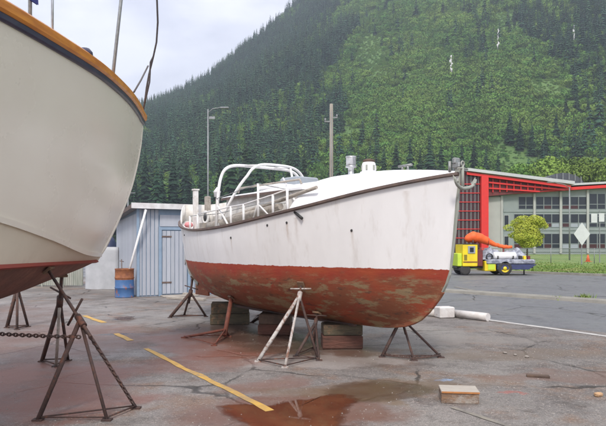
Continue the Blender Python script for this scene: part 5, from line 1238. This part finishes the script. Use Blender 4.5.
for i in range(n):
    x = (i+0.5)*FL/n
    if DX0-0.05 < x < DX1+0.05: continue
    if meF is None:
        o = shp('board', pf, M['shed_blue']); meF = o.data
    else: o = bpy.data.objects.new('board', meF); COL.objects.link(o); o.parent = shed
    o.location = (x,0.018,0.03)
meS = None; n = int(SLn/bw_)
for i in range(n):
    y = (i+0.5)*SLn/n
    if meS is None:
        o = shp('board', board_mesh(ZB-0.06), M['shed_blue']); meS = o.data
    else: o = bpy.data.objects.new('board', meS); COL.objects.link(o); o.parent = shed
    o.location = (0.018,y,0.03); o.rotation_euler = (0,0,PI/2); o.scale = (1,1,1+0.06*(1-y/SLn))
b = MB(); b.box((-0.002,-0.002,ZF/2),(0.075,0.075,ZF-0.02)); shp('corner_trim', b, M['shed_trim'])
b = MB(); b.box((FL+0.002,-0.002,ZF/2),(0.075,0.075,ZF-0.02)); shp('corner_trim', b, M['shed_trim'])
df_ = MB(); 
for (xa,xb_,za,zb_) in ((DX0-0.09,DX0,0,2.16),(DX1,DX1+0.09,0,2.16),(DX0,DX1,2.07,2.16)): df_.box(((xa+xb_)/2,-0.012,(za+zb_)/2),(xb_-xa,0.06,zb_-za))
shp('door_frame', df_, M['shed_trim'])
door = MB(); door.box(((DX0+DX1)/2,0.008,1.05),(DX1-DX0-0.02,0.03,2.02)); door = shp('door', door, M['shed_trim'])
for i in range(6):
    w = (DX1-DX0-0.04)/6; b = MB(); b.box((DX0+0.02+(i+0.5)*w,-0.018,1.05),(w-0.016,0.02,1.98),bev=0.005); shp('door_board', b, M['shed_blue'], door)
b = MB(); b.box(((DX0+DX1)/2,0.004,2.36),(DX1-DX0+0.1,0.03,0.36)); shp('transom_board', b, M['shed_blue'])
for z in (0.42,1.86):
    b = MB(); b.box((DX0+0.14,-0.034,z),(0.34,0.012,0.05)); shp('hinge', b, M['rub_dark'], door)
b = MB(); b.tube([(DX1-0.09,-0.03,0.98),(DX1-0.09,-0.075,1.0),(DX1-0.09,-0.075,1.1),(DX1-0.09,-0.03,1.12)],0.012,6); shp('handle', b, M['rub_dark'], door)
r_ = MB(); ov = 0.22
r_.hexa([(-ov,-ov,ZF+0.01),(FL+ov,-ov,ZF+0.01),(FL+ov,SLn+ov,ZB-0.01),(-ov,SLn+ov,ZB-0.01),(-ov,-ov,ZF+0.09),(FL+ov,-ov,ZF+0.09),(FL+ov,SLn+ov,ZB+0.07),(-ov,SLn+ov,ZB+0.07)]); ro = shp('roof', r_, M['roof_grey'])
b = MB(); b.box((FL/2,-ov-0.012,ZF+0.055),(FL+2*ov+0.04,0.022,0.17)); shp('fascia', b, M['fascia'], ro)
b = MB(); b.hexa([(-ov-0.024,-ov,ZF-0.03),(-ov-0.002,-ov,ZF-0.03),(-ov-0.002,SLn+ov,ZB-0.05),(-ov-0.024,SLn+ov,ZB-0.05),(-ov-0.024,-ov,ZF+0.10),(-ov-0.002,-ov,ZF+0.10),(-ov-0.002,SLn+ov,ZB+0.08),(-ov-0.024,SLn+ov,ZB+0.08)]); shp('barge_board', b, M['rub_dark'], ro)
b = MB(); b.box((1.2,-0.35,0.02),(1.1,0.4,0.04),bev=0.01); shp('door_step', b, M['grey_wood'])
# drum
dc = G(124.5,297.3); dr_ = empty('oil_drum', (dc.x,dc.y,0.004)); tag(dr_, 'blue steel drum with rusty orange upper band by the blue shed', 'drum')
b = MB(); b.lathe((0,0,0),[(0,0.02),(0.27,0.02),(0.285,0),(0.285,0.02),(0.28,0.03),(0.28,0.27),(0.293,0.285),(0.293,0.305),(0.28,0.32),(0.28,0.54)],28); b.build('drum_body', M['drum_blue'], dr_)
b = MB(); b.lathe((0,0,0),[(0.2805,0.54),(0.2805,0.57),(0.293,0.585),(0.293,0.605),(0.28,0.62),(0.28,0.84),(0.288,0.85),(0.288,0.875),(0.272,0.878),(0.270,0.84),(0.268,0.30),(0,0.30)],28); b.build('drum_top', M['drum_rust'], dr_)
a = Vector((dc.x+0.02,dc.y-0.05,0.31)); c = P(146,209.5,18.0)
tz = Vector((c.x,c.y,c.z)); b = MB(); O_ = a.copy(); b.tube([Vector((0,0,0)),tz-O_],0.035,10); o = b.build('white_pole', M['white_pipe'], loc=O_); tag(o, 'long white pole leaning from the rusty drum against the shed eave', 'pole')
b = MB(); b.tube([(0,0,0),(-0.02,0.02,0.85)],0.015,6); b.tube([(-0.08,0.02,0.80),(0.05,0.02,0.78)],0.012,6); o = b.build('tool_handle', M['rub_dark'], loc=(dc.x-0.1,dc.y+0.08,0.31)); tag(o, 'short dark tool handle sticking up from the rusty drum', 'tool')
# pale panel fence behind
fa_, fb_ = G(-40,286.0), G(84,286.5); fa_.z = fb_.z = 0.004; d = fb_-fa_; fl = d.length; fn = empty('panel_fence', fa_, math.atan2(d.y,d.x)); tag(fn, 'weathered grey panel fence half hidden behind the cream boat', 'fence')
n = 6
for i in range(n):
    w = fl/n; b = MB(); hh = 1.50
    b.box(((i+0.5)*w,0,hh/2+0.03),(w-0.08,0.035,hh)); pn = b.build('panel', M['stem_grey'], fn)
    for k in range(9):
        b = MB(); b.box((i*w+0.04+(k+0.5)*(w-0.08)/9,-0.024,hh/2+0.03),(0.03,0.018,hh-0.04)); b.build('rib', M['stem_grey'], pn)
    b = MB(); b.box((i*w,-0.0,0.8),(0.07,0.09,1.6)); b.build('post', M['stem_grey'], fn)
b = MB(); b.box((fl/2,0,1.565),(fl,0.12,0.06)); b.build('cap_rail', M['stem_grey'], fn)
cc = G(99.5,289.5); cv = empty('covered_pallet', (cc.x,cc.y+0.55,0.004), 0.12); tag(cv, 'square stack under a smooth pale grey cover between fence and shed', 'covered stack')
b = MB(); rws = []
for i in range(15):
    z = 1.52*i/12 if i <= 12 else 1.52
    sh_ = 1.0 if i < 12 else (0.97 if i == 12 else (0.6 if i == 13 else 0.02)); ring_ = []
    for k in range(48):
        q = 2*PI*k/48; c_, s_ = math.cos(q), math.sin(q); m_ = max(abs(c_),abs(s_))**0.9; rx, ry = 0.60*c_/m_*sh_, 0.52*s_/m_*sh_
        fold = 1+0.022*math.sin(q*11+2*noise.noise(Vector((q,z,0))))*(1-z/1.6)+0.02*noise.noise(Vector((c_*3,s_*3,z*2)))
        ring_.append(Vector((rx*fold,ry*fold,z+0.02*noise.noise(Vector((rx*3,ry*3,5))))))
    rws.append(ring_)
b.grid(rws,0,True,wrap=True); b.build('cover', M['fence_grey'], cv)
b = MB(); b.box((0,0,0.06),(1.1,0.95,0.10)); b.build('pallet', M['grey_wood'], cv)
# dark tarp bundle piled behind
pb_ = P(107,243,22.6); r = empty('tarp_bundle', (pb_.x,22.75,0.0)); tag(r, 'dark blue tarp covered heap showing above the pale covered stack', 'tarp heap')
b = MB(); rws = []
for i in range(13):
    a = PI/2*i/12; rr_ = 0.42*math.cos(a)**0.6 if i < 12 else 0.02
    rws.append([Vector((rr_*1.0*math.cos(q)*(1+0.2*noise.noise(Vector((math.cos(q)*2,math.sin(q)*2,i*0.4)))),rr_*0.8*math.sin(q),1.95*math.sin(a)**0.8*(1+0.05*noise.noise(Vector((q,i*0.3,2)))))) for q in [2*PI*k/16 for k in range(16)]])
b.grid(rws,0,True,wrap=True); b.build('tarp', M['tarp_dark'], r)
b = MB(); b.tube([(0.43*math.cos(q),0.36*math.sin(q),1.1) for q in [2*PI*k/16 for k in range(16)]],0.018,5,closed=True); b.build('lashing', M['rope'], r)
# white planks on the ground right of the shed
for k, (pa, pc, lab) in enumerate((((150,293),(198,296),'long pale plank lying on the ground before the shed door'),((168,299),(205,301),'short pale plank lying under the stern of the white boat'))):
    a, c = G(*pa), G(*pc); d = c-a; b = MB(); b.box((d.length/2,0,0.04+0.03*k),(d.length,0.16,0.08),bev=0.01); o = b.build('plank', M['grey_wood'], loc=(a.x,a.y,0.004-0.03*k)); o.rotation_euler = (0,0,math.atan2(d.y,d.x)); tag(o, lab, 'plank')
# ------------------------------------------------------------------ small things on the ground at right
a, c = G(455,317.5), G(488,321.5); d = c-a; b = MB(); b.tube([(0,0,0.085),(d.length,0,0.085)],0.085,14); o = b.build('bumper_log', M['bumper'], loc=(a.x,a.y,0.004)); o.rotation_euler = (0,0,math.atan2(d.y,d.x)); tag(o, 'white painted log lying at the start of the white road line', 'log')
a, c = G(412,314.5), G(436,317); d = c-a; b = MB(); b.tube([(0,0,0.08),(d.length,0,0.08)],0.08,14); b.tube([(d.length*0.05,0,0.08),(d.length*0.55,0,0.08)],0.0815,14,mi=1); o = b.build('bumper_log', [M['bumper'],M['red_paint']], loc=(a.x,a.y,0.004)); o.rotation_euler = (0,0,math.atan2(d.y,d.x)); tag(o, 'red and white painted log behind the bow of the white boat', 'log')
p = G(446,318.5); b = MB(); b.box((0,0,0.12),(0.36,0.28,0.24),bev=0.02); o = b.build('concrete_block', M['bumper'], loc=(p.x,p.y+0.14,0.004)); o.rotation_euler = (0,0,0.25); tag(o, 'pale concrete block between the two painted logs at the road edge', 'block')
# timber box: top board, side faces
p = G(462,404.5); bx_ = empty('timber_block', (p.x,p.y+0.14,0.004), rad(-7)); tag(bx_, 'short squared timber block with orange edge lying alone on the tarmac', 'timber block')
b = MB(); b.box((0,0,0.052),(0.37,0.27,0.104),bev=0.006); b.build('body', M['box_side'], bx_)
b = MB(); b.box((0.004,-0.002,0.1145),(0.378,0.278,0.019),bev=0.004); b.build('top_board', M['box_top'], bx_)
b = MB(); b.box((0.004,-0.1425,0.114),(0.372,0.006,0.017)); b.build('edge_strip', M['box_edge'], bx_)
# loose stones
def stone(px, py, s, m, label):
    p = G(px,py); b = MB(); rnd = random.Random(int(px*7+py)); vs = []
    bm = bmesh.new(); bmesh.ops.create_icosphere(bm, subdivisions=2, radius=s)
    for v in bm.verts: v.co = Vector((v.co.x*1.2,v.co.y,v.co.z*0.7))*(1+0.35*noise.noise(v.co/s*1.1+Vector((px,py,0))))
    zb = min(v.co.z for v in bm.verts)
    for v in bm.verts: v.co.z -= zb+s*0.12
    me = bpy.data.meshes.new('stone'); bm.to_mesh(me); bm.free(); me.materials.append(m); o = bpy.data.objects.new('stone', me); COL.objects.link(o); o.location = (p.x,p.y,0.004); tag(o, label, 'stone', 'loose stones'); return o
M['stone_tan'] = mat('stone_tan', (0.48,0.30,0.16), (0.38,0.24,0.14), 30, 0.8)
stone(598,397,0.038,M['stone_tan'],'tan stone on the tarmac near the right edge')
stone(527,358,0.028,M['stone'],'pale grey stone in the dirt right of the bow, rightmost of three'); stone(515,356,0.022,M['stone'],'pale grey stone in the dirt right of the bow, middle of three'); stone(505,354,0.025,M['stone'],'pale grey stone in the dirt right of the bow, leftmost of three')
p = G(538,377.5); b = MB(); b.box((0,0,0.014),(0.26,0.08,0.028),bev=0.004); o = b.build('wood_scrap', M['dark_wood'], loc=(p.x,p.y,0.004)); o.rotation_euler = (0,0,-0.3); tag(o, 'dark reddish scrap of wood lying in the dirt', 'scrap')
random.seed(21); b = MB()
for i in range(2200):
    px = random.uniform(-20,640); py = 300+random.random()**0.6*140; c = G(px,py)
    if random.random() < 0.5: c = Vector((random.gauss(3.6,1.6),random.gauss(8.6,0.9),0))
    if NN.dot(c) > 11 or c.y < 3: continue
    s = random.uniform(0.003,0.010)*(1.6 if random.random() < 0.06 else 1); a = random.uniform(0,6.28); z = 0.0035
    q = [(c.x+s*math.cos(a+2.09*k)*random.uniform(.7,1.3),c.y+s*math.sin(a+2.09*k)*random.uniform(.7,1.3),z) for k in range(3)]
    b.add(q+[(c.x,c.y,z+s*random.uniform(0.6,1.1))],[(0,1,3),(1,2,3),(2,0,3)])
tag(b.build('gravel', M['stone'], fix=False), 'loose grit and gravel scattered over the yard tarmac', 'gravel', kind='stuff')
# weed tufts at the kerb
random.seed(8)
for (px,py,lab) in ((583,298,'small green weed clump growing at the kerb near right edge'),(560,300,'tiny weed clump at the kerb left of the larger weed')):
    p = G(px,py); b = MB()
    for k in range(70 if px == 583 else 25):
        a = random.uniform(0,6.28); l = random.uniform(0.05,0.17); w = 0.02; dx, dy = math.cos(a)*w, math.sin(a)*w; ox, oy = random.gauss(0,.13), random.gauss(0,.06)
        b.add([(ox-dx,oy-dy,0),(ox+dx,oy+dy,0),(ox+math.cos(a+1)*l*0.6,oy+math.sin(a+1)*l*0.6,l)],[(0,1,2)])
    o = b.build('weed_clump', M['grass'], loc=(p.x,p.y,0.0), fix=False); tag(o, lab, 'weed')

# ------------------------------------------------------------------ haze: even air round the whole place
hz = MB(); hz.box((0,1450,560),(7000,4500,1130)); ho = hz.build('haze', bpy.data.materials.new('haze')); tag(ho, 'pale damp haze lying over the valley and mountain', 'haze', kind='stuff')
hm = ho.data.materials[0]; hm.use_nodes = True; hn = hm.node_tree; hn.nodes.clear()
pv = hn.nodes.new('ShaderNodeVolumePrincipled'); oo = hn.nodes.new('ShaderNodeOutputMaterial'); hn.links.new(pv.outputs[0], oo.inputs['Volume'])
pv.inputs['Color'].default_value = (0.74,0.84,1.0,1); pv.inputs['Density'].default_value = 0.0003; pv.inputs['Anisotropy'].default_value = 0.2
